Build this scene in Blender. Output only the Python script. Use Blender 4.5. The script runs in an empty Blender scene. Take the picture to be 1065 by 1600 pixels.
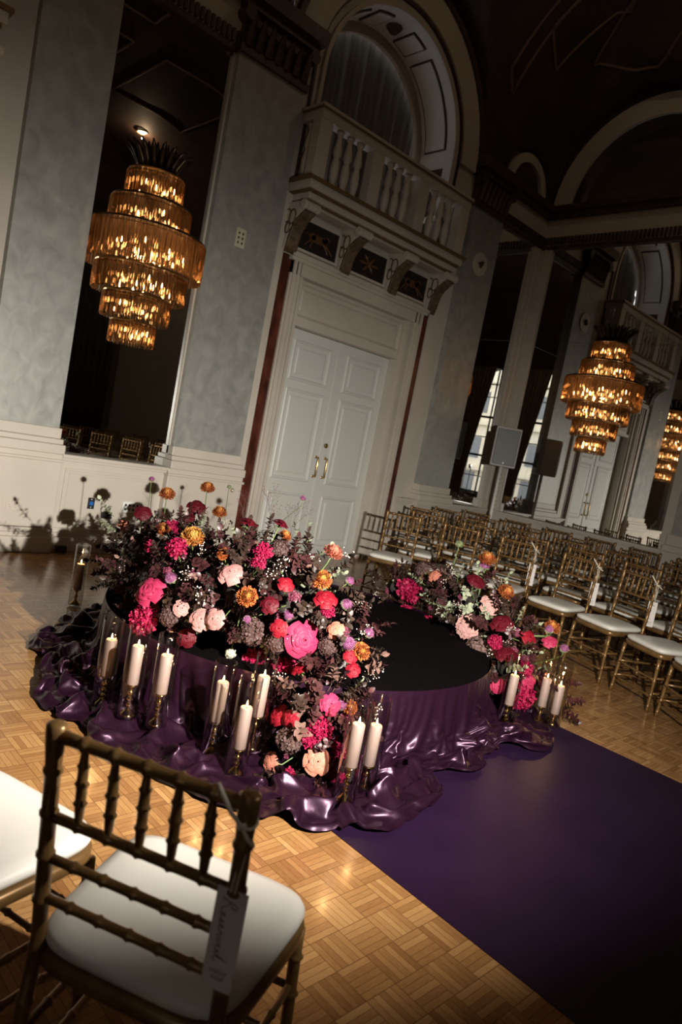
import bpy, bmesh, math, random
import numpy as np
from mathutils import Matrix, Vector, noise

SC = bpy.context.scene
COL = SC.collection
PI = math.pi
R = math.radians

# ------------------------------------------------------------------ camera, world, light, exposure
cam = bpy.data.cameras.new('camera')
cam_o = bpy.data.objects.new('camera', cam)
COL.objects.link(cam_o)
cf = Vector((.69717377, .7106941, -.09414155))
cr = Vector((.7134384, -.67490418, .18844098))
cu = Vector((-.07038736, .19854031, .97756195))
cm = Matrix((cr, cu, -cf)).transposed().to_4x4()
cm.translation = (0, 0, 1.55)
cam_o.matrix_world = cm
cam.sensor_width = 36
cam.lens = 1087.08 / 1600 * 36
cam.clip_start = .05
cam.clip_end = 200
cam.dof.use_dof = True
cam.dof.focus_distance = 3.6
cam.dof.aperture_fstop = 3.2
SC.camera = cam_o
SC.view_settings.view_transform = 'Standard'
SC.view_settings.look = 'None'
SC.view_settings.exposure = 0.0
SC.view_settings.gamma = 1.0
SC.view_settings.use_curve_mapping = False
SC.cycles.caustics_reflective = False
SC.cycles.caustics_refractive = False
SC.cycles.max_bounces = 10
SC.cycles.transparent_max_bounces = 24
SC.cycles.sample_clamp_indirect = 4.0

world = bpy.data.worlds.new('overcast_sky')
SC.world = world
world.use_nodes = True
world.node_tree.nodes['Background'].inputs[0].default_value = (.95, .97, 1.0, 1)
world.node_tree.nodes['Background'].inputs[1].default_value = 4.0

# the photographer's flash on a light stand (seen back in the corner mirrors)
FLASH_AT = Vector((1.52, .09, 1.70))
def spot(name, loc, aim, power, size, blend, radius, col, scale=(1, 1, 1)):
    l = bpy.data.lights.new(name, 'SPOT')
    l.energy = power; l.spot_size = R(size); l.spot_blend = blend; l.shadow_soft_size = radius; l.color = col
    o = bpy.data.objects.new(name, l); COL.objects.link(o)
    o.location = loc
    o.rotation_euler = (Vector(aim) - Vector(loc)).to_track_quat('-Z', 'Y').to_euler()
    o.scale = scale
    return o
flash = spot('flash_light', FLASH_AT, (3.15, 5.6, -.17), 2000, 133, 1.0, .022, (1.0, .94, .85), (1, .475, 1))
def point(name, loc, power, radius, col):
    l = bpy.data.lights.new(name, 'POINT'); l.energy = power; l.shadow_soft_size = radius; l.color = col
    o = bpy.data.objects.new(name, l); COL.objects.link(o); o.location = loc
    return o

# ------------------------------------------------------------------ tags
def tag(o, label=None, cat=None, group=None, kind=None):
    if label: o['label'] = label
    if cat: o['category'] = cat
    if group: o['group'] = group
    if kind: o['kind'] = kind
    return o
def empty(name, loc=(0, 0, 0), rz=0, label=None, cat=None, group=None, kind=None):
    o = bpy.data.objects.new(name, None); COL.objects.link(o)
    o.location = loc; o.rotation_euler = (0, 0, rz); o.empty_display_size = .05
    return tag(o, label, cat, group, kind)
def copy_tree(o, parent=None):
    c = o.copy(); COL.objects.link(c); c.parent = parent
    for ch in list(o.children): copy_tree(ch, c)
    return c

# ------------------------------------------------------------------ materials
MATS = {}
def mat(name, col=(.5, .5, .5), rough=.5, metal=0., **k):
    m = bpy.data.materials.new(name); m.use_nodes = True
    b = m.node_tree.nodes['Principled BSDF']
    b.inputs['Base Color'].default_value = (*col, 1)
    b.inputs['Roughness'].default_value = rough
    b.inputs['Metallic'].default_value = metal
    for q, v in k.items():
        b.inputs[q].default_value = v
    MATS[name] = m
    return m
def nodes(m):
    nt = m.node_tree
    return nt, nt.nodes, nt.links, nt.nodes['Principled BSDF']
def noise_col(m, c1, c2, scale=5., detail=6., lo=.35, hi=.65, coord='Object', rough=None, bump=0., stretch=None):
    nt, N, L, b = nodes(m)
    tc = N.new('ShaderNodeTexCoord'); nz = N.new('ShaderNodeTexNoise'); rp = N.new('ShaderNodeValToRGB')
    nz.inputs['Scale'].default_value = scale; nz.inputs['Detail'].default_value = detail
    src = tc.outputs[coord]
    if stretch:
        mp = N.new('ShaderNodeMapping'); mp.inputs['Scale'].default_value = stretch
        L.new(src, mp.inputs[0]); src = mp.outputs[0]
    L.new(src, nz.inputs['Vector']); L.new(nz.outputs['Fac'], rp.inputs[0])
    rp.color_ramp.elements[0].position = lo; rp.color_ramp.elements[0].color = (*c1, 1)
    rp.color_ramp.elements[1].position = hi; rp.color_ramp.elements[1].color = (*c2, 1)
    L.new(rp.outputs[0], b.inputs['Base Color'])
    if rough:
        mr = N.new('ShaderNodeMapRange'); mr.inputs[3].default_value = rough[0]; mr.inputs[4].default_value = rough[1]
        L.new(nz.outputs['Fac'], mr.inputs[0]); L.new(mr.outputs[0], b.inputs['Roughness'])
    if bump:
        bp = N.new('ShaderNodeBump'); bp.inputs['Strength'].default_value = bump; bp.inputs['Distance'].default_value = .01
        L.new(nz.outputs['Fac'], bp.inputs['Height']); L.new(bp.outputs[0], b.inputs['Normal'])
    return m

cream = noise_col(mat('cream_paint', rough=.45), (.50, .455, .39), (.56, .51, .44), 1.5)
doorw = mat('door_paint', (.60, .60, .565), .4)
doorw_dim = cream
leafp = noise_col(mat('silver_leaf_plaster', rough=.5, metal=.25), (.27, .275, .255), (.38, .385, .355), 7., 12., .3, .7, rough=(.38, .6), bump=.28, stretch=(1, 1, .8))
leafp.node_tree.nodes['Noise Texture'].inputs['Distortion'].default_value = .7
marble = noise_col(mat('dark_red_marble', rough=.3), (.035, .010, .006), (.13, .035, .02), 9., 6., .35, .7, stretch=(1, 1, .4))
brownp = noise_col(mat('carved_brown_wood', rough=.5), (.035, .018, .012), (.07, .038, .022), 8.)
goldline = mat('dull_gold_paint', (.20, .12, .045), .45, .35)
brass = mat('brass', (.75, .55, .25), .22, 1.)
mirror = mat('mirror_glass', (.80, .80, .78), .0, 1.)
seamm = mat('mirror_edge', (.05, .05, .045), .3, .5)
darkc = noise_col(mat('dark_curtain_cloth', rough=.9), (.045, .038, .032), (.07, .06, .05), 3., stretch=(6, 6, .3))
archc = noise_col(mat('arch_curtain_cloth', rough=.9), (.14, .125, .105), (.19, .17, .145), 3., stretch=(6, 6, .3))
curtm = noise_col(mat('brown_curtain_cloth', rough=.85), (.13, .10, .065), (.19, .145, .095), 3., stretch=(6, 6, .3))
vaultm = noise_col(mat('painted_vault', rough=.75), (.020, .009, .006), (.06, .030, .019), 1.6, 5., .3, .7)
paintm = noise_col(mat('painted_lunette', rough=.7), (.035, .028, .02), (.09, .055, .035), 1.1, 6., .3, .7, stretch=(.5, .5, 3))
ribm = mat('vault_rib_paint', (.16, .095, .06), .6)
blackm = mat('black_plastic', (.015, .015, .017), .4)
whitem = mat('white_plastic', (.75, .74, .70), .4)
greym = mat('speaker_grille', (.16, .165, .165), .55, .2)
lgreym = mat('speaker_cabinet', (.52, .51, .48), .5)
runm = noise_col(mat('purple_runner_vinyl', rough=.42), (.0120, .0042, .0175), (.0150, .0055, .0215), 4.)
runm.node_tree.nodes['Principled BSDF'].inputs['Specular IOR Level'].default_value = .22
facade = noise_col(mat('stone_facade', rough=.8), (.62, .55, .42), (.72, .66, .54), 1.)

# parquet: 127 mm finger blocks of five strips, alternating direction
fl = mat('parquet', rough=.25)
nt, N, L, b = nodes(fl)
def mth(op, a, bb=None, c=None):
    n = N.new('ShaderNodeMath'); n.operation = op
    for i, x in enumerate((a, bb, c)):
        if x is None: continue
        if isinstance(x, (int, float)): n.inputs[i].default_value = x
        else: L.new(x, n.inputs[i])
    return n.outputs[0]
geo = N.new('ShaderNodeNewGeometry'); sep = N.new('ShaderNodeSeparateXYZ'); L.new(geo.outputs['Position'], sep.inputs[0])
B_ = .1272
px = mth('DIVIDE', mth('SUBTRACT', sep.outputs[0], 1.80), B_); py = mth('DIVIDE', mth('SUBTRACT', sep.outputs[1], 1.22), B_)
cx_ = mth('FLOOR', px); cy_ = mth('FLOOR', py); fx = mth('SUBTRACT', px, cx_); fy = mth('SUBTRACT', py, cy_)
par = mth('MODULO', mth('ABSOLUTE', mth('ADD', cx_, cy_)), 2.)
def mix(f, a, bb):  # f*(b-a)+a
    return mth('ADD', mth('MULTIPLY', f, mth('SUBTRACT', bb, a)), a)
across = mix(par, fx, fy); along = mix(par, fy, fx)
st = mth('FLOOR', mth('MULTIPLY', across, 5.))
sfr = mth('SUBTRACT', mth('MULTIPLY', across, 5.), st)
cmb = N.new('ShaderNodeCombineXYZ'); L.new(cx_, cmb.inputs[0]); L.new(cy_, cmb.inputs[1]); L.new(st, cmb.inputs[2])
wn = N.new('ShaderNodeTexWhiteNoise'); wn.noise_dimensions = '3D'; L.new(cmb.outputs[0], wn.inputs[0])
cmb2 = N.new('ShaderNodeCombineXYZ'); L.new(cx_, cmb2.inputs[0]); L.new(cy_, cmb2.inputs[1])
wn2 = N.new('ShaderNodeTexWhiteNoise'); wn2.noise_dimensions = '3D'; L.new(cmb2.outputs[0], wn2.inputs[0])
cmb3 = N.new('ShaderNodeCombineXYZ'); L.new(mth('MULTIPLY', across, 9.), cmb3.inputs[0]); L.new(mth('MULTIPLY', along, 1.2), cmb3.inputs[1])
L.new(mth('MULTIPLY', wn.outputs['Value'], 40.), cmb3.inputs[2])
gn = N.new('ShaderNodeTexNoise'); gn.inputs['Scale'].default_value = 4.; gn.inputs['Detail'].default_value = 8.; L.new(cmb3.outputs[0], gn.inputs['Vector'])
tone = mth('ADD', mth('ADD', mth('MULTIPLY', wn.outputs['Value'], .40), mth('MULTIPLY', wn2.outputs['Value'], .25)), mth('MULTIPLY', gn.outputs['Fac'], .5))
rp = N.new('ShaderNodeValToRGB'); L.new(tone, rp.inputs[0])
e = rp.color_ramp.elements
e[0].position = .15; e[0].color = (.17, .075, .024, 1); e[1].position = .95; e[1].color = (.42, .24, .095, 1)
e2 = rp.color_ramp.elements.new(.55); e2.color = (.29, .145, .052, 1)
def edge(f, w):
    return mth('MULTIPLY', mth('GREATER_THAN', f, w), mth('LESS_THAN', f, 1 - w))
gap = mth('MULTIPLY', mth('MULTIPLY', edge(sfr, .035), edge(across, .010)), edge(along, .010))
mx = N.new('ShaderNodeMix'); mx.data_type = 'RGBA'; L.new(gap, mx.inputs[0])
mx.inputs[6].default_value = (.12, .055, .02, 1); L.new(rp.outputs[0], mx.inputs[7])
L.new(mx.outputs[2], b.inputs['Base Color'])
L.new(mth('ADD', mth('MULTIPLY', gn.outputs['Fac'], .14), .14), b.inputs['Roughness'])
bp = N.new('ShaderNodeBump'); bp.inputs['Strength'].default_value = .35; bp.inputs['Distance'].default_value = .002
L.new(mth('ADD', gap, mth('MULTIPLY', mth('ADD', gn.outputs['Fac'], wn.outputs['Value']), .3)), bp.inputs['Height']); L.new(bp.outputs[0], b.inputs['Normal'])
b.inputs['Coat Weight'].default_value = .25; b.inputs['Coat Roughness'].default_value = .12
parquet = fl

# ------------------------------------------------------------------ mesh helpers
class MB:
    def __init__(s): s.v = []; s.f = []; s.mi = []; s.cur = 0
    def add(s, vs, fs):
        o = len(s.v); s.v += [tuple(v) for v in vs]; s.f += [tuple(o + i for i in f) for f in fs]; s.mi += [s.cur] * len(fs)
    def box(s, x0, x1, y0, y1, z0, z1):
        s.add([(x0, y0, z0), (x1, y0, z0), (x1, y1, z0), (x0, y1, z0), (x0, y0, z1), (x1, y0, z1), (x1, y1, z1), (x0, y1, z1)],
              [(0, 3, 2, 1), (4, 5, 6, 7), (0, 1, 5, 4), (1, 2, 6, 5), (2, 3, 7, 6), (3, 0, 4, 7)])
    def tube(s, pts, rad, n=8, cap=True, up=None):
        pts = [Vector(p) for p in pts]
        if not hasattr(rad, '__len__'): rad = [rad] * len(pts)
        rings = []; prev = None
        for i, p in enumerate(pts):
            d = (pts[min(i + 1, len(pts) - 1)] - pts[max(i - 1, 0)])
            if d.length < 1e-9: d = Vector((0, 0, 1))
            d.normalize()
            if prev is None:
                a = Vector((0, 0, 1)) if abs(d.z) < .9 else Vector((1, 0, 0))
                u = d.cross(a).normalized()
            else:
                u = (prev - d * prev.dot(d)); u = u.normalized() if u.length > 1e-6 else d.orthogonal().normalized()
            prev = u; w = d.cross(u)
            rings.append([p + (u * math.cos(2 * PI * k / n) + w * math.sin(2 * PI * k / n)) * rad[i] for k in range(n)])
        o = [v for r_ in rings for v in r_]; f = []
        for i in range(len(pts) - 1):
            for k in range(n):
                a = i * n + k; bq = i * n + (k + 1) % n
                f.append((a, bq, bq + n, a + n))
        if cap: f.append(tuple(range(n - 1, -1, -1))); f.append(tuple((len(pts) - 1) * n + k for k in range(n)))
        s.add(o, f)
    def lathe(s, prof, c=(0, 0, 0), n=16, cap=True):
        c = Vector(c); o = []; f = []
        for r_, z in prof:
            for k in range(n): o.append((c.x + r_ * math.cos(2 * PI * k / n), c.y + r_ * math.sin(2 * PI * k / n), c.z + z))
        for i in range(len(prof) - 1):
            for k in range(n):
                a = i * n + k; bq = i * n + (k + 1) % n
                f.append((a, bq, bq + n, a + n))
        if cap: f.append(tuple(range(n - 1, -1, -1))); f.append(tuple((len(prof) - 1) * n + k for k in range(n)))
        s.add(o, f)
    def prism(s, poly, axis, a0, a1):
        """polygon of (p,q) extruded along axis 'x' (p=y,q=z), 'y' (p=x,q=z) or 'z' (p=x,q=y)"""
        def P(p, q, a): return (a, p, q) if axis == 'x' else ((p, a, q) if axis == 'y' else (p, q, a))
        n = len(poly)
        vs = [P(p, q, a0) for p, q in poly] + [P(p, q, a1) for p, q in poly]
        fs = [tuple(range(n)), tuple(range(2 * n - 1, n - 1, -1))] + [(i, n + i, n + (i + 1) % n, (i + 1) % n) for i in range(n)]
        s.add(vs, fs)
    def build(s, name, m, parent=None, smooth=False, bevel=0, loc=None, fixn=True):
        me = bpy.data.meshes.new(name); me.from_pydata(s.v, [], s.f)
        ms = m if isinstance(m, (list, tuple)) else [m]
        for q in ms: me.materials.append(q)
        if len(ms) > 1: me.polygons.foreach_set('material_index', s.mi)
        if fixn:
            bm = bmesh.new(); bm.from_mesh(me); bmesh.ops.recalc_face_normals(bm, faces=bm.faces); bm.to_mesh(me); bm.free()
        if smooth: me.polygons.foreach_set('use_smooth', [True] * len(me.polygons))
        me.update()
        o = bpy.data.objects.new(name, me); COL.objects.link(o)
        if smooth == 'angle':
            pass
        if parent: o.parent = parent
        if loc: o.location = loc
        if bevel:
            md = o.modifiers.new('bevel', 'BEVEL'); md.width = bevel; md.segments = 2; md.limit_method = 'ANGLE'; md.angle_limit = R(40)
        return o
def bx(name, m, x0, x1, y0, y1, z0, z1, parent=None, bevel=0):
    q = MB(); q.box(x0, x1, y0, y1, z0, z1); return q.build(name, m, parent, bevel=bevel)

D_, E_ = 6.80, 10.09      # inner faces of the door wall (y) and the end wall (x)
XW, YS = -4.6, -8.0       # far sides behind the camera

# ================================================================== THE ROOM
S = 'structure'
tag(bx('floor', parquet, XW - .3, E_ + .4, YS - .3, D_ + 1.2, -.1, 0), kind=S)

# ---- arch-headed wall piece with real thickness
def arch_poly_wall(mb, u0, u1, z0, z1, cu_, zs, r, zb, thick, place, n=24):
    """rectangle u0..u1 x z0..z1 with an opening (half width r, sill zb, spring zs); place(u, w, z), w runs into the wall"""
    pts = [(cu_ - r, zb)] + [(cu_ - r * math.cos(PI * k / n), zs + r * math.sin(PI * k / n)) for k in range(n + 1)] + [(cu_ + r, zb)]
    outer = []
    for (u, z) in pts:
        if z <= zs + 1e-6: outer.append((u0 if u < cu_ else u1, z))
        else:
            a = math.atan2(z - zs, u - cu_)
            du, dz = math.cos(a), math.sin(a)
            t = min((z1 - zs) / max(dz, 1e-6), ((u1 - cu_) if du > 0 else (cu_ - u0)) / max(abs(du), 1e-6))
            outer.append((cu_ + du * t, zs + dz * t))
    V = [place(u, 0, z) for u, z in pts] + [place(u, 0, z) for u, z in outer] + [place(u, thick, z) for u, z in pts]
    m_ = len(pts); F = []
    for i in range(m_ - 1):
        F.append((i, i + 1, m_ + i + 1, m_ + i)); F.append((i, 2 * m_ + i, 2 * m_ + i + 1, i + 1))
    # fill the two upper corners
    V += [place(u0, 0, z1), place(u1, 0, z1)]
    for i in range(m_ - 1):
        a, c_ = outer[i], outer[i + 1]
        if abs(a[0] - u0) < 1e-6 and abs(c_[1] - z1) < 1e-6 and abs(c_[0] - u0) > 1e-6: F.append((m_ + i, m_ + i + 1, 3 * m_))
        if abs(c_[0] - u1) < 1e-6 and abs(a[1] - z1) < 1e-6 and abs(a[0] - u1) > 1e-6: F.append((m_ + i, m_ + i + 1, 3 * m_ + 1))
    if zb > z0 + 1e-6:
        k0 = len(V); V += [place(u0, 0, z0), place(u1, 0, z0), place(u1, 0, zb), place(u0, 0, zb)]; F.append((k0, k0 + 1, k0 + 2, k0 + 3))
    mb.add(V, F)
PL = lambda u, w, z: (u, D_ + w, z)          # on the door wall
PE = lambda u, w, z: (E_ + w, u, z)          # on the end wall
PW = lambda u, w, z: (XW - w, u, z)          # on the window wall
def arch_ring(mb, cu_, zs, r0, r1, w0, w1, place, n=28, a0=0., a1=PI, legs=0.):
    ks = [a0 + (a1 - a0) * k / n for k in range(n + 1)]
    P = [(-math.cos(a), math.sin(a)) for a in ks]
    V = []; F = []
    rows = []
    for c_, s_ in P: rows.append((c_, s_, 0.))
    if legs: rows = [(-1., 0., -legs)] + rows + [(1., 0., -legs)]
    for c_, s_, dz in rows:
        V += [place(cu_ + r0 * c_, w0, zs + r0 * s_ + dz), place(cu_ + r1 * c_, w0, zs + r1 * s_ + dz), place(cu_ + r1 * c_, w1, zs + r1 * s_ + dz), place(cu_ + r0 * c_, w1, zs + r0 * s_ + dz)]
    for i in range(len(rows) - 1):
        for k in range(4):
            F.append((4 * i + k, 4 * i + (k + 1) % 4, 4 * i + 4 + (k + 1) % 4, 4 * i + 4 + k))
    F += [(0, 1, 2, 3), tuple(4 * (len(rows) - 1) + k for k in (3, 2, 1, 0))]
    mb.add(V, F)

DOOR_C = [6.27, .27]         # door bays repeat along the wall
# door wall, lower part in one mesh with the two door recesses
w = MB()
xs = [XW - .3, DOOR_C[1] - 1.06, DOOR_C[1] + 1.06, DOOR_C[0] - 1.06, DOOR_C[0] + 1.06, E_ + .3]
for a, c_ in ((xs[0], xs[1]), (xs[2], xs[3]), (xs[4], xs[5])): w.box(a, c_, D_, D_ + .3, 0, 4.3)
for dc in DOOR_C:
    w.box(dc - 1.06, dc + 1.06, D_, D_ + .3, 3.42, 4.3)
w.box(XW - .3, DOOR_C[1] - 1.75, D_, D_ + .3, 4.3, 9.2)
w.box(DOOR_C[1] + 1.75, DOOR_C[0] - 1.75, D_, D_ + .3, 4.3, 5.95)
w.box(DOOR_C[0] + 1.75, E_ + .3, D_, D_ + .3, 4.3, 5.95)
for dc in DOOR_C: arch_poly_wall(w, dc - 1.75, dc + 1.75, 4.3, 9.2, dc, 5.72, 1.2, 4.3, .62, PL)
tag(w.build('wall_left', cream), kind=S)
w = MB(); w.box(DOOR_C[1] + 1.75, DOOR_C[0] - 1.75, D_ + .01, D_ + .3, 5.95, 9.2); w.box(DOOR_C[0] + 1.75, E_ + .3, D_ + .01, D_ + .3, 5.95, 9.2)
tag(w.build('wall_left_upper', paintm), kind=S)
# end wall
w = MB(); w.box(E_, E_ + .3, YS - .3, D_ + .3, 0, 5.95)
tag(w.build('wall_end', cream), kind=S)
w = MB()
for c_ in (5.20, .6):
    arch_poly_wall(w, c_ - 2.3 if c_ < 5 else 2.9, c_ + 2.3 if c_ < 5 else 6.8, 5.95, 9.2, c_, 5.95, 1.22, 5.95, .35, PE)
w.box(E_, E_ + .3, YS - .3, -1.7, 5.95, 9.2)
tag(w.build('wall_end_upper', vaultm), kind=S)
w = MB()
for c_ in (5.20, .6): w.box(E_ + .33, E_ + .38, c_ - 1.4, c_ + 1.4, 5.9, 7.4)
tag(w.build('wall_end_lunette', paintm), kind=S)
# wall behind the camera side and window wall
tag(bx('wall_right', noise_col(mat('dim_plaster', rough=.7), (.10, .08, .06), (.15, .12, .09), 2.), XW - .3, E_ + .3, YS - .3, YS, 0, 9.2), kind=S)
w = MB(); WIN = [-4.02, -1.38]
arch_poly_wall(w, YS - .3, -2.70, 0, 9.2, WIN[0], 5.1, .85, .62, .4, PW)
arch_poly_wall(w, -2.70, -.1, 0, 9.2, WIN[1], 5.1, .85, .62, .4, PW)
w.box(XW - .3, XW, -.1, D_ + .3, 0, 9.2)
tag(w.build('wall_window', noise_col(mat('warm_grey_plaster', rough=.6), (.16, .14, .11), (.22, .19, .15), 2.)), kind=S)

# ---- vaulted ceiling as one height field over the room
def vault(x, y):
    z = 5.95
    d = min(E_ - x, D_ - y, x - XW, y - YS); R0 = 2.6
    k = max(0., min(1., d / R0)); z = 5.95 + 2.5 * math.sqrt(max(0., 1 - (1 - k) ** 2))
    def barrel(u, c_, r_, zs, depth, lim):
        if abs(u - c_) < r_ and depth < lim: return zs + math.sqrt(r_ * r_ - (u - c_) ** 2)
        return 0.
    for dc in DOOR_C: z = max(z, barrel(x, dc, 1.78, 5.80, D_ - y, 4))
    for c_ in (9.28, 3.27): z = max(z, barrel(x, c_, .56, 6.0, D_ - y, 2))
    for c_ in (5.20, .6): z = max(z, barrel(y, c_, 1.6, 6.0, E_ - x, 4))
    return z
nx, ny = 190, 190; V = []; F = []
for j in range(ny + 1):
    for i in range(nx + 1):
        x = XW + (E_ + .02 - XW) * i / nx; y = YS + (D_ + .02 - YS) * j / ny
        V.append((x, y, vault(x, y)))
for j in range(ny):
    for i in range(nx):
        a = j * (nx + 1) + i; F.append((a, a + nx + 1, a + nx + 2, a + 1))
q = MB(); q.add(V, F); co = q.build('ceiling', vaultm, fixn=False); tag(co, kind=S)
def rib(pts, name='trim_1', rad=.022, closed=True):
    out = []
    if closed: pts = pts + [pts[0]]
    for (a, c_) in zip(pts[:-1], pts[1:]):
        n_ = 10
        for k in range(n_): 
            t = k / n_; x = a[0] + (c_[0] - a[0]) * t; y = a[1] + (c_[1] - a[1]) * t
            out.append((x, y, vault(x, y) - .015))
    out.append((pts[-1][0], pts[-1][1], vault(*pts[-1]) - .015))
    q = MB(); q.tube(out, rad, 6); return tag(q.build(name, ribm, smooth=True), kind=S)
n_ = 1
for pts in ([(8.2, 6.1), (8.75, 6.3), (8.9, 5.4), (8.3, 4.9)], [(9.3, 6.05), (9.55, 5.2), (8.95, 4.4), (8.7, 5.2)], [(8.2, 4.7), (8.9, 4.1), (8.7, 3.1), (7.6, 3.4)],
            [(7.5, 5.4), (7.9, 4.6), (7.0, 3.4), (6.2, 4.8)], [(8.0, 6.5), (8.25, 6.6), (8.2, 5.6), (7.95, 5.7)], [(4.6, 6.0), (5.2, 5.0), (3.6, 4.6), (3.4, 5.6)],
            [(2.9, 6.1), (3.1, 5.0), (1.9, 4.6), (1.8, 5.7)], [(7.4, 2.9), (8.6, 2.6), (8.4, 1.2), (7.2, 1.4)], [(5.8, 3), (4.2, 3), (4.2, .5), (5.8, .5)], [(3.6, 3), (1.8, 3), (1.8, .5), (3.6, .5)],
            [(5.9, -.5), (4.1, -.5), (4.1, -3), (5.9, -3)], [(8.4, -.5), (6.6, -.5), (6.6, -3), (8.4, -3)]):
    rib(pts, 'trim_%d' % n_); n_ += 1
def trim(name_unused, q, m, bevel=0):
    global n_
    o = q.build('trim_%d' % n_, m, bevel=bevel); n_ += 1
    return tag(o, kind=S)

for dc in DOOR_C: tag(bx('door_light_stop', blackm, dc - 1.1, dc + 1.1, D_ + .24, D_ + .29, 0, 3.5), kind=S)  # unseen panels added to stop sky light leaking through the door gaps
# ---- archivolts round the arches
for dc in DOOR_C:
    q = MB(); arch_ring(q, dc, 5.72, 1.36, 1.72, -.06, .0, PL, legs=.0); arch_ring(q, dc, 5.72, 1.2, 1.25, -.035, .0, PL, legs=1.3); trim('', q, cream)
    q = MB(); arch_ring(q, dc, 5.72, 1.70, 1.77, -.10, .0, PL); arch_ring(q, dc, 5.72, 1.33, 1.36, -.03, 0, PL, legs=1.3); trim('', q, brownp)
    # panelled soffit: raised fields, brown outlines and a dark rosette at the crown
    q = MB(); q2 = MB()
    for a0, a1 in ((.12, 1.05), (1.2, 1.40), (1.74, 1.94), (2.09, 3.02)):
        arch_ring(q, dc, 5.72, 1.17, 1.2, .14, .48, PL, 14, a0, a1)
        for b0, b1 in ((a0 - .015, a0), (a1, a1 + .015)): arch_ring(q2, dc, 5.72, 1.175, 1.2, .12, .50, PL, 2, b0, b1)
        arch_ring(q2, dc, 5.72, 1.175, 1.2, .12, .14, PL, 14, a0, a1); arch_ring(q2, dc, 5.72, 1.175, 1.2, .48, .50, PL, 14, a0, a1)
    for sgn in (-1, 1):
        for z0, z1 in ((4.95, 5.6), (4.35, 4.85)): q2.box(dc + sgn * 1.2 - .012, dc + sgn * 1.2 + .012, D_ + .12, D_ + .50, z0, z1)
    trim('', q, cream); trim('', q2, brownp)
    q = MB(); q.tube([(dc, D_ + .31, 5.72 + 1.19), (dc, D_ + .31, 5.72 + 1.12)], [.11, .05], 14); trim('', q, brownp)
    # back ring and gathered curtain behind the balcony
    q = MB(); arch_ring(q, dc, 5.72, 1.08, 1.22, .58, .64, PL, legs=1.4); trim('', q, cream)
    q = MB(); V = []; F = []; nc = 120
    for i in range(nc + 1):
        u = dc - 1.22 + 2.44 * i / nc
        wv = .72 + .03 * math.sin(i * 1.15) + .012 * math.sin(i * .4)
        top = 5.72 + math.sqrt(max(0., 1.25 ** 2 - (u - dc) ** 2))
        V += [(u, D_ + wv, 4.3), (u, D_ + wv, top), (u, D_ + wv + .01, 4.3), (u, D_ + wv + .01, top)]
    for i in range(nc):
        F += [(4 * i, 4 * i + 4, 4 * i + 5, 4 * i + 1), (4 * i + 2, 4 * i + 3, 4 * i + 7, 4 * i + 6)]
    q.add(V, F)
    o = q.build('curtain', archc, smooth=True)
    tag(o, 'dark gathered curtain closing the arch above the %s' % ('white double door' if dc > 3 else 'balcony at the far left'), 'curtain')
    bx_ = bx('wall_left_niche_back', darkc, dc - 1.3, dc + 1.3, D_ + .8, D_ + .84, 4.2, 7.1); tag(bx_, kind=S)
q = MB(); arch_ring(q, 5.20, 5.95, 1.22, 1.52, -.06, 0, PE); arch_ring(q, .6, 5.95, 1.22, 1.52, -.06, 0, PE); trim('', q, cream)
q = MB(); arch_ring(q, 9.28, 5.98, .40, .53, -.05, 0.01, PL); arch_ring(q, 3.27, 5.98, .40, .53, -.05, .01, PL); trim('', q, cream)

# ---- entablature: plain band, dark dentils, dark cornice
def entab_L(x0, x1, proj=0.):
    y = D_ - proj
    q = MB(); q.box(x0, x1, y - .05, D_, 5.36, 5.78); trim('', q, cream)
    q = MB(); q.box(x0, x1, y - .20, D_, 5.86, 5.95); q.box(x0, x1, y - .15, D_, 5.78, 5.86); q.box(x0, x1, y - .06, D_, 5.30, 5.36)
    k = x0 + .02
    while k < x1 - .03: q.box(k, k + .035, y - .085, y - .05, 5.37, 5.49); k += .062
    trim('', q, brownp)
def entab_E(y0, y1, proj=0.):
    x = E_ - proj
    q = MB(); q.box(x - .05, E_, y0, y1, 5.36, 5.78); trim('', q, cream)
    q = MB(); q.box(x - .20, E_, y0, y1, 5.86, 5.95); q.box(x - .15, E_, y0, y1, 5.78, 5.86); q.box(x - .06, E_, y0, y1, 5.30, 5.36)
    k = y0 + .02
    while k < y1 - .03: q.box(x - .085, x - .05, k, k + .035, 5.37, 5.49); k += .062
    trim('', q, brownp)
entab_L(2.66, 3.90); entab_L(8.80, E_); entab_E(3.85, D_); entab_E(-2, 3.0)
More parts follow.
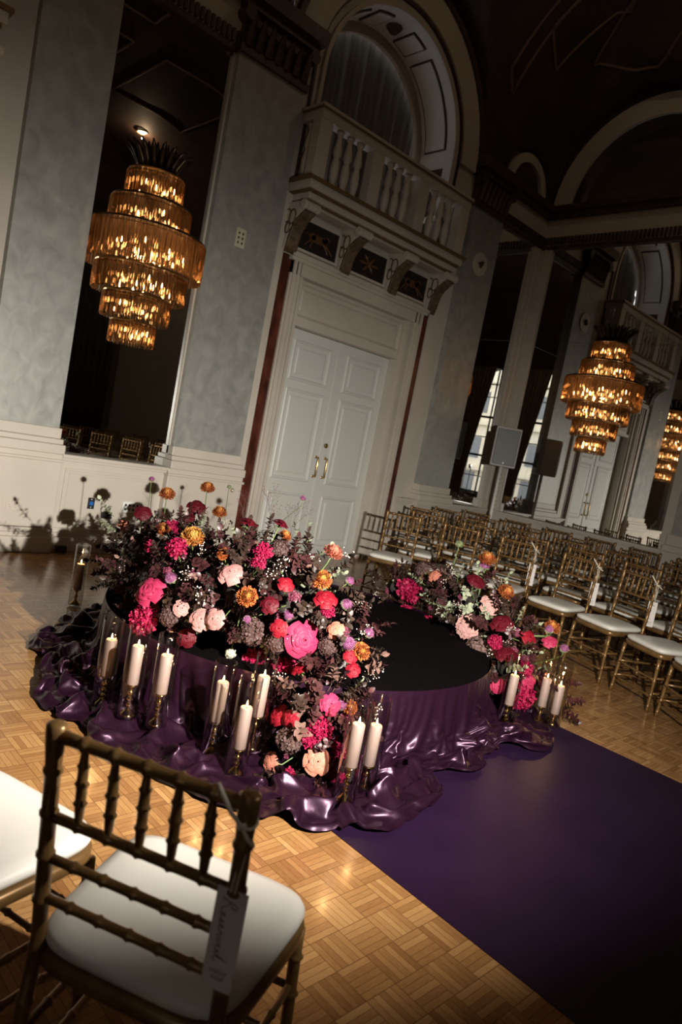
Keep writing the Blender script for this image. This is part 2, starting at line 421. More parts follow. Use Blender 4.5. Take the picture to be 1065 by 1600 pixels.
# pilasters: silver-leaf shafts, cream bases, dark carved capitals
def pil_L(x0, x1):
    q = MB(); q.box(x0, x1, D_ - .10, D_, 1.20, 5.30); trim('', q, leafp)
    q = MB(); q.box(x0 - .05, x1 + .05, D_ - .20, D_, 0.96, 1.05); q.box(x0 - .035, x1 + .035, D_ - .17, D_, 1.05, 1.10); q.box(x0 - .02, x1 + .02, D_ - .13, D_, 1.10, 1.20)
    q.box(x0 - .05, x1 + .05, D_ - .17, D_, .24, .96); q.box(x0 - .06, x1 + .06, D_ - .195, D_, .88, .91)
    trim('', q, cream, .008)
    q = MB(); q.box(x0 - .02, x1 + .02, D_ - .14, D_, 5.30, 5.38); q.box(x0, x1, D_ - .12, D_, 5.38, 5.72)
    q.box(x0 - .05, x1 + .05, D_ - .18, D_, 5.72, 5.80); q.box(x0 - .10, x1 + .10, D_ - .25, D_, 5.80, 5.95)
    for k in range(7):
        u = x0 + (x1 - x0) * (k + .5) / 7
        q.tube([(u, D_ - .12, 5.38), (u, D_ - .15, 5.55), (u, D_ - .20, 5.66)], [.05, .045, .02], 6)
    for u in (x0, x1):
        q.tube([(u, D_ - .20, 5.66), (u, D_ - .05, 5.66)], .07, 12)
    trim('', q, brownp)
def pil_E(y0, y1):
    q = MB(); q.box(E_ - .10, E_, y0, y1, 1.20, 5.30); trim('', q, leafp)
    q = MB(); q.box(E_ - .20, E_, y0 - .05, y1 + .05, .96, 1.05); q.box(E_ - .15, E_, y0 - .03, y1 + .03, 1.05, 1.20); q.box(E_ - .17, E_, y0 - .05, y1 + .05, .24, .96)
    trim('', q, cream, .008)
    q = MB(); q.box(E_ - .14, E_, y0 - .02, y1 + .02, 5.30, 5.72); q.box(E_ - .25, E_, y0 - .1, y1 + .1, 5.72, 5.95); trim('', q, brownp)
for a, c_ in ((1.99, 2.66), (3.90, 4.78), (8.06, 8.80), (-2.1, -1.4)): pil_L(a, c_)
for a, c_ in ((3.02, 3.70), (-1.7, -2.4 + .02)): pil_E(min(a, c_), max(a, c_))
# corner strips and the strip right of the end mirror
q = MB(); q.box(9.82, E_, D_ - .05, D_, .96, 5.30); q.box(E_ - .05, E_, 6.56, D_ - .05, .96, 5.30)
q.box(9.93, 9.96, D_ - .07, D_ - .05, .96, 5.30); q.box(E_ - .07, E_ - .05, 6.66, 6.69, .96, 5.30)
q.box(9.78, E_, D_ - .09, D_, .96, 1.10); q.box(E_ - .09, E_, 6.52, D_ - .05, .96, 1.10)
trim('', q, cream, .004)
q = MB(); q.box(E_ - .05, E_, 3.70, 3.85, .96, 5.30); trim('', q, cream)

# ---- dado under the mirrors, baseboards
def dado_L(x0, x1, panels=()):
    q = MB(); q.box(x0, x1, D_ - .09, D_, .22, .90); q.box(x0, x1, D_ - .13, D_, .90, .93); q.box(x0, x1, D_ - .17, D_, .93, .965)
    for (a, c_) in panels:
        for (z0, z1, u0, u1) in ((.30, .33, a, c_), (.80, .83, a, c_), (.33, .80, a, a + .03), (.33, .80, c_ - .03, c_)):
            q.box(u0, u1, D_ - .102, D_ - .09, z0, z1)
        for (z0, z1, u0, u1) in ((.345, .355, a + .045, c_ - .045), (.775, .785, a + .045, c_ - .045), (.355, .775, a + .045, a + .055), (.355, .775, c_ - .055, c_ - .045)):
            q.box(u0, u1, D_ - .097, D_ - .09, z0, z1)
    trim('', q, cream, .003)
def dado_E(y0, y1):
    q = MB(); q.box(E_ - .09, E_, y0, y1, .22, .90); q.box(E_ - .13, E_, y0, y1, .90, .93); q.box(E_ - .17, E_, y0, y1, .93, .965); trim('', q, cream, .003)
dado_L(2.71, 3.85, [(2.78, 3.80)]); dado_L(8.85, E_, [(8.95, 9.9)]); dado_L(7.64, 8.01); dado_E(3.75, D_ - .17); dado_E(-1.6, 2.97)
def base_L(x0, x1, d=.19):
    q = MB(); q.box(x0, x1, D_ - d, D_, 0, .15); q.box(x0, x1, D_ - d + .02, D_, .15, .19); q.box(x0, x1, D_ - d + .035, D_, .19, .235)
    o = q.build('baseboard_left', cream, bevel=.004); tag(o, kind=S)
base_L(1.90, 2.71, .21); base_L(2.71, 3.85, .15); base_L(3.85, 4.84, .21); base_L(7.64, 8.01, .15); base_L(8.01, 8.85, .21); base_L(8.85, E_, .15)
base_L(XW, -1.0)
q = MB(); q.box(E_ - .18, E_, YS, D_ - .15, 0, .17); q.box(E_ - .15, E_, YS, D_ - .15, .17, .235); tag(q.build('baseboard_end', cream), kind=S)

# ---- mirrors
def wall_mirror(panes, place_axis, label):
    t = empty('wall_mirror', label=label, cat='mirror')
    for (u0, u1, z0, z1) in panes:
        if place_axis == 'L': bx('mirror_panel', mirror, u0 + .002, u1 - .002, D_ - .012, D_ - .006, z0 + .002, z1 - .002, t)
        else: bx('mirror_panel', mirror, E_ - .012, E_ - .006, u0 + .002, u1 - .002, z0 + .002, z1 - .002, t)
    u0 = min(p[0] for p in panes); u1 = max(p[1] for p in panes); z0 = min(p[2] for p in panes); z1 = max(p[3] for p in panes)
    if place_axis == 'L': bx('backing', seamm, u0, u1, D_ - .006, D_ - .001, z0, z1, t)
    else: bx('backing', seamm, E_ - .006, E_ - .001, u0, u1, z0, z1, t)
    return t
wall_mirror([(2.66, 3.90, .965, 5.30)], 'L', 'tall mirror behind the large chandelier between two silver pilasters')
wall_mirror([(8.80, 9.10, .965, 3.82), (8.80, 9.10, 3.82, 5.30), (9.10, 9.82, .965, 3.82), (9.10, 9.82, 3.82, 5.30)], 'L', 'narrow mirror on the door wall just left of the corner strip')
wall_mirror([(4.40, 6.56, .965, 3.82), (4.40, 6.56, 3.82, 5.30), (3.85, 4.40, .965, 3.82), (3.85, 4.40, 3.82, 5.30)], 'E', 'wide mirror on the end wall behind the right hand chandelier')
bx('bx', cream, 3.88, 3.90, D_ - .03, D_, .965, 5.30).name = 'trim_90'; tag(bpy.data.objects['trim_90'], kind=S)

# ---- marble strips, door frames, doors, balconies
def panel_frame(q, x0, x1, z0, z1, y, w_=.05, d=.02):
    """mitred bolection moulding round a raised field"""
    loops = []
    for ins, dep in ((0, 0), (.004, .6 * d), (w_ * .35, d), (w_ * .6, d * .8), (w_ * .75, d * .2), (w_, 0)):
        loops.append([(x0 + ins, y - dep, z0 + ins), (x1 - ins, y - dep, z0 + ins), (x1 - ins, y - dep, z1 - ins), (x0 + ins, y - dep, z1 - ins)])
    V = [p for l in loops for p in l]; F = []
    for i in range(len(loops) - 1):
        for k in range(4): F.append((4 * i + k, 4 * i + (k + 1) % 4, 4 * i + 4 + (k + 1) % 4, 4 * i + 4 + k))
    q.add(V, F)
    i2 = w_ + .035; V = []; F = []
    for ins, dep in ((0, 0), (.02, .010)):
        V += [(x0 + i2 + ins, y - dep, z0 + i2 + ins), (x1 - i2 - ins, y - dep, z0 + i2 + ins), (x1 - i2 - ins, y - dep, z1 - i2 - ins), (x0 + i2 + ins, y - dep, z1 - i2 - ins)]
    for k in range(4): F.append((k, (k + 1) % 4, 4 + (k + 1) % 4, 4 + k))
    F.append((4, 5, 6, 7)); q.add(V, F)
panel_ground = mat('panel_ground', (.012, .008, .006), .5)
old_gold = mat('old_gold', (.13, .06, .02), .5, .3)
acan = noise_col(mat('acanthus_gold', rough=.55), (.05, .03, .014), (.14, .085, .035), 22.)
def door_bay(dc, num, where):
    xl, xr = dc - 1.06, dc + 1.06
    # marble strips
    for a, c_ in ((dc - 1.355, dc - 1.215), (dc + 1.20, dc + 1.34)):
        q = MB(); q.box(a, c_, D_ - .035, D_, 0, 3.60); q.box(a - .02, c_ + .02, D_ - .05, D_, 3.60, 3.66); trim('', q, marble)
    for a, c_ in ((dc - 1.49, dc - 1.36), (dc + 1.345, dc + 1.50)):
        q = MB(); q.box(a, c_, D_ - .05, D_, 0, 4.25); trim('', q, cream)
    # frame
    q = MB()
    for s_ in (-1, 1):
        a = dc + s_ * 1.06; c_ = dc + s_ * 1.215
        q.box(min(a, c_), max(a, c_), D_ - .06, D_, 0, 3.56)
        for k, dd in ((1.10, .075), (1.17, .085)): q.box(dc + s_ * k - .02, dc + s_ * k + .02, D_ - dd, D_, 0, 3.56)
        q.box(min(dc + s_ * 1.06, dc + s_ * .945), max(dc + s_ * 1.06, dc + s_ * .945), D_ + .02, D_ + .19, 0, 3.42)
        q.box(dc + s_ * 1.0 - .02, dc + s_ * 1.0 + .02, D_ - .02, D_ + .1, 0, 3.42)
    q.box(dc - 1.215, dc + 1.215, D_ - .06, D_, 3.42, 3.56); q.box(dc - 1.25, dc + 1.25, D_ - .10, D_, 3.56, 3.60); q.box(dc - 1.26, dc + 1.26, D_ - .12, D_, 3.60, 3.64)
    q.box(dc - .98, dc + .98, D_ + .08, D_ + .16, 2.93, 3.42)          # transom field
    panel_frame(q, dc - .95, dc + .95, 2.99, 3.38, D_ + .08, .03, .02)
    q.box(dc - .98, dc + .98, D_ + .03, D_ + .18, 2.87, 2.93)
    trim('', q, cream)
    root = empty('door_%d' % num, (0, 0, 0), kind=S)
    y = D_ + .176
    for s_ in (-1, 1):
        x0, x1 = (dc - .94, dc - .004) if s_ < 0 else (dc + .004, dc + .94)
        q = MB(); q.box(x0, x1, y, y + .05, .01, 2.865)
        for z0, z1 in ((.12, .82), (.98, 2.14), (2.24, 2.74)): panel_frame(q, x0 + .14, x1 - .14, z0, z1, y)
        if s_ < 0: q.box(x1 - .02, x1 + .015, y - .012, y, .01, 2.865)
        leaf = q.build('door_leaf', doorw, root)
        hx = dc + s_ * .082
        q = MB(); q.tube([(hx, y, 1.07), (hx, y - .05, 1.07), (hx, y - .055, 1.09), (hx, y - .055, 1.31), (hx, y - .05, 1.33), (hx, y, 1.33)], .011, 8)
        for z in (1.07, 1.33): q.tube([(hx, y, z), (hx, y - .006, z)], .02, 12)
        h = q.build('pull_handle', brass, leaf, smooth=True); tag(h, 'brass D shaped pull handle')
    q = MB(); q.tube([(dc + .05, y, 1.50), (dc + .05, y - .02, 1.50), (dc + .05, y - .028, 1.50)], [.032, .032, .018], 16); k = q.build('lock_cylinder', brass, leaf)
    # balcony
    bal = empty('balcony', (dc, D_, 4.2), label='cream balcony with turned balusters on scroll brackets over the %s' % where, cat='balcony')
    def LB(q, name, m, parent=bal, **k):
        o = q.build(name, m, parent, **k); o.matrix_parent_inverse = Matrix.Translation((-dc, -D_, -4.2)); return o
    X0, X1, YF = dc - 1.42, dc + 1.40, D_ - .40
    q = MB(); q.box(X0, X1, YF, D_ + .5, 4.28, 4.37); q.box(X0 + .05, X1 - .05, YF + .05, D_, 4.18, 4.25)
    for k in range(3):                                    # coffered underside between brackets
        a = X0 + .12 + k * .90; panel = (a, a + .78)
        q.box(panel[0], panel[1], YF + .12, D_ - .06, 4.13, 4.18)
    LB(q, 'slab', cream, bevel=.006)
    q = MB(); q.box(X0 - .03, X1 + .03, YF - .03, D_, 4.37, 4.405); q.box(X0 + .03, X1 - .03, YF + .03, D_, 4.25, 4.28); q.box(X0 + .09, X1 - .09, YF + .09, D_, 4.155, 4.18); LB(q, 'moulding', goldline)
    q = MB(); q.box(X0 + .02, X1 - .02, YF + .02, YF + .18, 5.04, 5.15); q.box(X0 + .02, X0 + .18, YF + .18, D_ - .02, 5.04, 5.15); q.box(X1 - .18, X1 - .02, YF + .18, D_ - .02, 5.04, 5.15)
    q.box(X0, X1, YF, YF + .20, 5.15, 5.19); q.box(X0, X0 + .2, YF + .2, D_, 5.15, 5.19); q.box(X1 - .2, X1, YF + .2, D_, 5.15, 5.19)
    LB(q, 'hand_rail', cream, bevel=.005)
    q = MB(); q.box(X0 - .004, X1 + .004, YF - .004, D_ - .03, 5.140, 5.152); LB(q, 'rail_line', goldline)
    posts = [X0 + .11, X0 + .11 + .865, X0 + .11 + 1.73, X1 - .11]
    for i, u in enumerate(posts):
        q = MB(); q.box(u - .09, u + .09, YF + .03, YF + .17, 4.405, 5.04); LB(q, 'post', cream, bevel=.004)
    prof = [(.052, 0), (.052, .04), (.034, .05), (.05, .12), (.056, .20), (.048, .28), (.036, .33), (.030, .345), (.042, .36), (.042, .375), (.054, .385), (.05, .44), (.034, .52), (.026, .57), (.040, .59), (.040, .60), (.048, .61), (.048, .635)]
    bs = []
    for i in range(3):
        for k in (-1, 0, 1): bs.append(((posts[i] + posts[i + 1]) / 2 + k * .165, YF + .10))
    bs += [(X0 + .10, YF + .28), (X1 - .10, YF + .28)]
    pm = None
    for (u, v_) in bs:
        if pm is None:
            q = MB(); q.lathe(prof, n=14); o = q.build('baluster', cream, bal, smooth=True); pm = o
        else:
            o = pm.copy(); COL.objects.link(o); o.parent = bal
        o.location = (u - dc, v_ - D_, 4.405 - 4.2)
    # brackets and painted panels
    us = [dc - 1.31, dc - .44, dc + .44, dc + 1.29]
    for u in us:
        S_ = [(D_, 3.62), (D_ - .06, 3.60), (D_ - .10, 3.66), (D_ - .12, 3.80), (D_ - .17, 3.93), (D_ - .28, 4.01), (D_ - .345, 4.05), (D_ - .36, 4.10), (D_ - .33, 4.15), (D_, 4.15)]
        q = MB(); q.prism(S_, 'x', u - .085, u + .085)
        for k in (-.09, -.03, .03, .09):
            q.tube([(u + k - .026, D_ - .345, 4.10), (u + k + .026, D_ - .345, 4.10)], .05, 14)
        br = LB(q, 'bracket', cream, bevel=.005)
        q = MB()
        pts = [(D_ - .11, 3.60), (D_ - .135, 3.70), (D_ - .16, 3.82), (D_ - .21, 3.93), (D_ - .30, 4.0), (D_ - .37, 4.04)]
        for k in range(-3, 4):
            q.tube([(u + k * .022, a + .012, c_) for a, c_ in pts], [.016, .022, .02, .02, .018, .014], 6)
        q.build('acanthus_leaf', acan, br, smooth=True)
        q = MB()
        for s_ in (-1, 1):
            for (yy, zz, r_) in ((D_ - .10, 3.86, .04), (D_ - .16, 3.98, .055), (D_ - .07, 4.0, .05)):
                ring = [(u + s_ * .09, yy + r_ * math.cos(a) , zz + 1.5 * r_ * math.sin(a)) for a in [k * PI / 6 for k in range(13)]]
                q.tube(ring, .008, 5)
        q.build('scroll_line', acan, br)
    for i in range(3):
        a, c_ = us[i] + .13, us[i + 1] - .13
        q = MB(); q.box(a, c_, D_ - .045, D_ - .02, 3.72, 4.05); 
        pan = LB(q, 'painted_panel', panel_ground)
        q = MB()
        for e_ in ((a - .03, c_ + .03, 3.69, 3.72), (a - .03, c_ + .03, 4.05, 4.08), (a - .03, a, 3.72, 4.05), (c_, c_ + .03, 3.72, 4.05)): q.box(e_[0], e_[1], D_ - .06, D_, e_[2], e_[3])
        q.build('panel_frame', cream, pan)
        m_ = (a + c_) / 2; q = MB(); yy = D_ - .05
        def blob(x, z, rx, rz, n=12): q.prism([(m_ + x + rx * math.cos(2 * PI * k / n), 3.885 + z + rz * math.sin(2 * PI * k / n)) for k in range(n)], 'y', yy, yy + .006)
        if i != 1:                                        # a leaping animal in gold
            blob(0, .01, .12, .05); blob(.13, .05, .04, .035); blob(.10, .03, .05, .04); blob(-.10, .02, .05, .045)
            for x, dx in ((-.11, -.07), (-.08, -.03), (.08, .06), (.11, .09)): q.tube([(m_ + x, yy, 3.87), (m_ + x + dx, yy, 3.81), (m_ + x + dx * 1.4, yy, 3.775)], [.016, .010, .008], 5)
            q.tube([(m_ - .14, yy, 3.90), (m_ - .20, yy, 3.93), (m_ - .22, yy, 3.90)], .007, 5)
        else:                                             # an ornament of crossed leaves
            blob(0, 0, .035, .035)
            for k in range(6):
                an = k * PI / 3; q.tube([(m_, yy, 3.885), (m_ + .07 * math.cos(an) * 1.5, yy, 3.885 + .07 * math.sin(an)), (m_ + .12 * math.cos(an) * 1.5, yy, 3.885 + .11 * math.sin(an))], [.01, .022, .006], 6)
        q.build('gold_figure', old_gold, pan)
door_bay(DOOR_C[0], 1, 'white double door')
door_bay(DOOR_C[1], 2, 'door beyond the left edge')
# round medallion high on the pilaster
t = empty('medallion', (8.42, D_ - .105, 4.56), label='pale round plaster medallion high on the silver pilaster right of the balcony', cat='medallion')
q = MB(); q.tube([(0, 0, 0), (0, -.02, 0)], [.17, .165], 28); q.build('disc', cream, t)
q = MB(); q.tube([(-.02, -.02, -.02), (.03, -.05, .04)], [.05, .02], 10); q.build('boss', brownp, t)

# ---- plates and sockets on the door wall
def plate(x, z, w_, h_, m, label, name, y=D_ - .09, holes=(), hm=None, hr=.006):
    t = empty(name, (x, y, z), label=label, cat='wall plate')
    q = MB(); q.box(-w_ / 2, w_ / 2, -.006, 0, -h_ / 2, h_ / 2); q.build('plate', m, t, bevel=.001)
    q = MB()
    for (a, c_) in holes: q.box(a - hr, a + hr, -.0075, -.006, c_ - hr * 1.2, c_ + hr * 1.2)
    if holes: q.build('openings', hm, t)
    return t
plate(3.53, .49, .20, .115, whitem, 'white plate with eight square holes low on the wall panel', 'socket_plate', holes=[(-.066 + .044 * k, s_) for k in range(4) for s_ in (-.022, .022)], hm=blackm, hr=.010)
plate(3.09, .50, .07, .115, blackm, 'black upright connector plate with a blue ring on the wall panel', 'connector_plate', holes=[(0, .04), (0, -.04)], hm=whitem, hr=.004)
q = MB(); q.tube([(3.09, D_ - .096, .50), (3.09, D_ - .103, .50)], .022, 16); o = q.build('connector_ring', mat('blue_plastic', (.02, .12, .4), .3)); o.parent = bpy.data.objects['connector_plate']; o.matrix_parent_inverse = Matrix.Translation((-3.09, -(D_ - .09), -.50))
plate(3.27, .385, .115, .075, mat('dark_steel', (.06, .05, .045), .35, .6), 'small dark metal socket plate below the black connector plate', 'floor_socket_plate', holes=[(-.025, 0), (.025, 0)], hm=blackm, hr=.012)
plate(2.31, .43, .115, .075, mat('cream_plastic', (.55, .50, .43), .4), 'cream double outlet near the left edge of the picture', 'wall_outlet', y=D_ - .17, holes=[(-.03, .01), (.02, .01), (-.02, -.01), (.03, -.01)], hm=mat('outlet_slot', (.25, .22, .18), .5), hr=.003)
plate(4.28, 3.54, .125, .20, mat('ivory_plastic', (.55, .52, .38), .4), 'ivory six button keypad high on the silver pilaster', 'keypad', y=D_ - .10, holes=[(a, c_) for a in (-.025, .025) for c_ in (-.05, 0, .05)], hm=brownp, hr=.010)
t = empty('round_switch', (4.70, D_ - .17, .80), label='tiny round brass switch on the pilaster base beside the marble strip', cat='switch')
q = MB(); q.tube([(0, 0, 0), (0, -.01, 0)], .022, 14); q.build('ring', brass, t); q = MB(); q.tube([(0, -.01, 0), (0, -.014, 0)], .012, 12); q.build('button', whitem, t)
q = MB(); q.box(2.77, 2.87, D_ - .20, D_ - .15, 0, .07); tag(q.build('junction_box', blackm, bevel=.004), 'small black box on the floor against the baseboard', 'box')

# ---- windows, curtains and the street behind the camera
for i, yc in enumerate(WIN):
    root = empty('window_%d' % (i + 1), (XW - .2, yc, 0), kind=S)
    q = MB()
    for u in (-.83, 0, .83): q.box(-.03, .03, u - .025, u + .025, .62, 5.9)
    for k, z in enumerate((.66, 1.35, 2.25, 3.05, 3.9, 4.75, 5.3)): q.box(-.03, .03, -.85, .85, z - (.045 if k in (0, 2, 4) else .018), z + (.045 if k in (0, 2, 4) else .018))
    q.build('window_frame', blackm, root)
    gl = bpy.data.materials.get('window_glass')
    if gl is None:
        gl = bpy.data.materials.new('window_glass'); gl.use_nodes = True; NN = gl.node_tree.nodes; LL = gl.node_tree.links; NN.clear()
        o_ = NN.new('ShaderNodeOutputMaterial'); tr = NN.new('ShaderNodeBsdfTransparent'); gs = NN.new('ShaderNodeBsdfGlossy'); mxs = NN.new('ShaderNodeMixShader')
        gs.inputs['Roughness'].default_value = .02; mxs.inputs[0].default_value = .06; LL.new(tr.outputs[0], mxs.inputs[1]); LL.new(gs.outputs[0], mxs.inputs[2]); LL.new(mxs.outputs[0], o_.inputs[0])
    q = MB(); q.box(-.004, .004, -.85, .85, .62, 5.95); q.build('window_pane', gl, root)
    for s_, wtop, wbot, lab in ((1, .72, .62, 'right'), (-1, 1.12, .50, 'left')):
        q = MB(); V = []; F = []; ni, nj = 46, 20
        for j in range(nj + 1):
            tt = j / nj; z = 6.0 - 5.95 * tt
            half = wtop + (wbot - wtop) * min(1., tt / .8)
            for k in range(ni + 1):
                u = k / ni
                V.append((XW + .13 + .035 * math.sin(u * 40) + .01 * math.sin(u * 17 + z), yc + s_ * (1.05 - u * half), z))
        for j in range(nj):
            for k in range(ni): a = j * (ni + 1) + k; F.append((a, a + 1, a + ni + 2, a + ni + 1))
        q.add(V, F); o = q.build('window_curtain', curtm, smooth=True, fixn=False)
        md = o.modifiers.new('thick', 'SOLIDIFY'); md.thickness = .006
        tag(o, 'brown curtain on the %s of the %s tall window mirrored in the corner' % (lab, 'right hand' if i else 'left hand'), 'curtain')
q = MB(); q.box(-13.4, -13, -16, 8, 0, 9)
for z in (1.6, 4.2, 6.6): q.box(-13, -12.8, -16, 8, z, z + .22)
fb = empty('street_building', (-13, -4, 0), label='pale stone building across the street, seen through the tall windows in the mirrors', cat='building')
o = q.build('facade', facade, fb); o.matrix_parent_inverse = Matrix.Translation((13, 4, 0))
q = MB()
for yy in range(-15, 8, 2):
    for z in (.3, 2.3, 4.9): q.box(-13, -12.96, yy, yy + .9, z, z + 1.2)
o = q.build('windows_row', mat('street_window', (.12, .13, .14), .2), fb); o.matrix_parent_inverse = Matrix.Translation((13, 4, 0)); o['kind'] = 'stuff'
q = MB(); q.box(-20, XW - .3, -20, 12, -.2, -.02); tag(q.build('street_ground', mat('asphalt', (.2, .2, .2), .8)), kind=S)
# long dark curtain and a service door on the wall behind the chairs, seen in the tall mirror
q = MB(); V = []; F = []
for i in range(200):
    u = 4.0 + 5.8 * i / 199; V += [(u, YS + .12 + .04 * math.sin(i * .9), .05), (u, YS + .12 + .04 * math.sin(i * .9), 6.0)]
for i in range(199): F.append((2 * i, 2 * i + 2, 2 * i + 3, 2 * i + 1))
q.add(V, F); o = q.build('wall_drape', darkc, smooth=True); tag(o, 'long dark drape covering the wall opposite the doors, seen in the tall mirror', 'curtain')
md = o.modifiers.new('thick', 'SOLIDIFY'); md.thickness = .006
# ---- recessed ceiling lights: the mirrored one, then unseen ones added for warm fill
wl = bpy.data.materials.new('lamp_glow'); wl.use_nodes = True
bb = wl.node_tree.nodes['Principled BSDF']; bb.inputs['Emission Color'].default_value = (1, .78, .45, 1); bb.inputs['Emission Strength'].default_value = 3.5
for i, (x, y) in enumerate(((8.07, -4.31), (2.2, -1.6), (7.3, 3.0), (-1.4, 1.5), (-.6, 4.4))):
    z = vault(x, y)
    t = empty('ceiling_downlight', (x, y, z - .03), label='round recessed vault lamp %s' % ['mirrored beside the crown of the large chandelier', 'added for warm fill behind the camera', 'added for warm fill above the first chair rows', 'added for warm fill near the window wall', 'added for warm fill near the far left door'][i], cat='ceiling lamp', group='recessed vault lamps')
    q = MB(); q.lathe([(.17, 0), (.17, .03), (.14, .03), (.14, 0)], n=20, cap=False); q.build('ring', goldline, t)
    q = MB(); q.tube([(0, 0, .012), (0, 0, .02)], .14, 18); q.build('lens', wl, t)
    point('downlight_lamp', (x, y, z - .16), 18, .015, (1, .70, .42))

# ================================================================== HALF CHANDELIERS ON THE MIRRORS
gold_trim = mat('chandelier_gold', (.45, .27, .10), .3, 1.)
dark_trim = mat('chandelier_dark_rim', (.05, .03, .015), .35, .8)
prism = bpy.data.materials.new('amber_glass_prism'); prism.use_nodes = True
NN = prism.node_tree.nodes; LL = prism.node_tree.links; NN.clear()
def mixs(f, a, b_):
    m_ = NN.new('ShaderNodeMixShader')
    if isinstance(f, float): m_.inputs[0].default_value = f
    else: LL.new(f, m_.inputs[0])
    LL.new(a, m_.inputs[1]); LL.new(b_, m_.inputs[2]); return m_.outputs[0]
o_ = NN.new('ShaderNodeOutputMaterial'); tr = NN.new('ShaderNodeBsdfTransparent'); tr.inputs[0].default_value = (.93, .80, .64, 1)
rf = NN.new('ShaderNodeBsdfRefraction'); rf.inputs['Color'].default_value = (.95, .80, .62, 1); rf.inputs['IOR'].default_value = 1.35; rf.inputs['Roughness'].default_value = .03
gs = NN.new('ShaderNodeBsdfGlossy'); gs.inputs['Roughness'].default_value = .06; gs.inputs['Color'].default_value = (.95, .84, .68, 1)
tl = NN.new('ShaderNodeBsdfTranslucent'); tl.inputs['Color'].default_value = (.80, .56, .36, 1); lw = NN.new('ShaderNodeLayerWeight'); lw.inputs[0].default_value = .40
LL.new(mixs(.09, mixs(lw.outputs['Facing'], mixs(.55, tr.outputs[0], rf.outputs[0]), gs.outputs[0]), tl.outputs[0]), o_.inputs[0])
bulbm = bpy.data.materials.new('warm_bulb'); bulbm.use_nodes = True
bb = bulbm.node_tree.nodes['Principled BSDF']; bb.inputs['Emission Color'].default_value = (1, .56, .25, 1); bb.inputs['Emission Strength'].default_value = 30.
TIERS = [(3.80, 3.55, .26), (3.52, 3.25, .375), (3.24, 2.86, .56), (2.88, 2.61, .435), (2.62, 2.37, .315), (2.36, 2.13, .205)]
def half_chandelier():
    """local frame: wall plane at y=0, the fixture bulges towards -y, z absolute"""
    root = empty('wall_chandelier')
    for ti, (zt, zb, r_) in enumerate(TIERS):
        q = MB(); n = int(r_ * PI / .026)
        for k in range(n + 1):
            a = PI + PI * (k + .02) / (n + .04)
            rr = r_ + (.007 if k % 2 else -.004)
            c_, s_ = math.cos(a), math.sin(a); w_ = .0105; th = .019
            P = lambda t, ra, z: (ra * c_ - t * s_, min(ra * s_ + t * c_, -.002), z)
            tri = [(-w_, rr - .004), (w_, rr - .004), (0, rr + th)]
            V = [P(t, ra, zt - .012) for t, ra in tri] + [P(t, ra, zb + .02) for t, ra in tri] + [P(0, rr + .002, zb)]
            q.add(V, [(0, 1, 2), (0, 3, 4, 1), (1, 4, 5, 2), (2, 5, 3, 0), (3, 6, 4), (4, 6, 5), (5, 6, 3)])
        tier = q.build('prism_tier', prism, root)
        q = MB(); m_ = 28
        for zz, rr, tk in ((zt, r_ + .004, .011), (zt - .03, r_ - .02, .006)):
            q.tube([(rr * math.cos(PI + PI * k / m_), min(-.004, rr * math.sin(PI + PI * k / m_)), zz) for k in range(m_ + 1)], tk, 6)
        q.build('rim', dark_trim if ti in (1, 2) else gold_trim, tier)
        q = MB(); q.add([(0, -.003, zt)] + [(r_ * math.cos(PI + PI * k / m_), min(-.003, r_ * math.sin(PI + PI * k / m_)), zt) for k in range(m_ + 1)], [(0, k + 1, k + 2) for k in range(m_)])
        q.build('tier_plate', dark_trim, tier)
        nb = max(4, int(r_ * 19)); q = MB(); 
        for k in range(nb):
            a = PI + PI * (k + .5) / nb; rb = r_ * (.72 if k % 2 else .5); z = zb + (.62 if k % 3 == 0 else .38) * (zt - zb)
            q.lathe([(.0, -.022), (.007, -.014), (.009, 0), (.006, .018), (.0, .034)], (rb * math.cos(a), rb * math.sin(a), z), 8)
        q.build('bulbs', bulbm, tier, smooth=True)['kind'] = 'stuff'
        q = MB()
        for k in range(nb):
            a = PI + PI * (k + .5) / nb; rb = r_ * (.72 if k % 2 else .5); z = zb + (.62 if k % 3 == 0 else .38) * (zt - zb)
            q.tube([(rb * math.cos(a), rb * math.sin(a), z + .035), (rb * math.cos(a), rb * math.sin(a), zt)], .004, 5)
        q.build('bulb_stems', gold_trim, tier)['kind'] = 'stuff'
    q = MB()
    for k in range(9):
        a = PI + PI * (k + .5) / 9; c_, s_ = math.cos(a), math.sin(a)
        pts = [(.17 * c_, .17 * s_, 3.80), (.19 * c_, .19 * s_, 3.90), (.25 * c_, .25 * s_, 3.99), (.33 * c_, .33 * s_, 4.04)]
        q.tube(pts, [.012, .03, .028, .006], 6); q.tube([(.12 * c_, .12 * s_, 3.8), (.13 * c_, .13 * s_, 4.0), (.15 * c_, .15 * s_, 4.08)], [.01, .025, .005], 6)
    q.build('crown', dark_trim, root, smooth=True)
    q = MB(); q.box(-.05, .05, -.02, -.001, 3.2, 3.95); q.build('wall_plate', gold_trim, root)
    return root
ch = half_chandelier(); ch.location = (3.27, D_ - .013, 0)
tag(ch, 'large tiered amber prism chandelier fixed against the left mirror', 'chandelier', 'half round chandeliers on the mirrors')
c2 = copy_tree(ch); c2.location = (E_ - .013, 5.20, 0); c2.rotation_euler = (0, 0, -PI / 2)
tag(c2, 'smaller looking lit tiered chandelier fixed against the end wall mirror at right')
for (x, y) in ((3.27, D_ - .28), (E_ - .28, 5.2)): point('chandelier_lamp', (x, y, 2.95), 7, .02, (1, .55, .25))

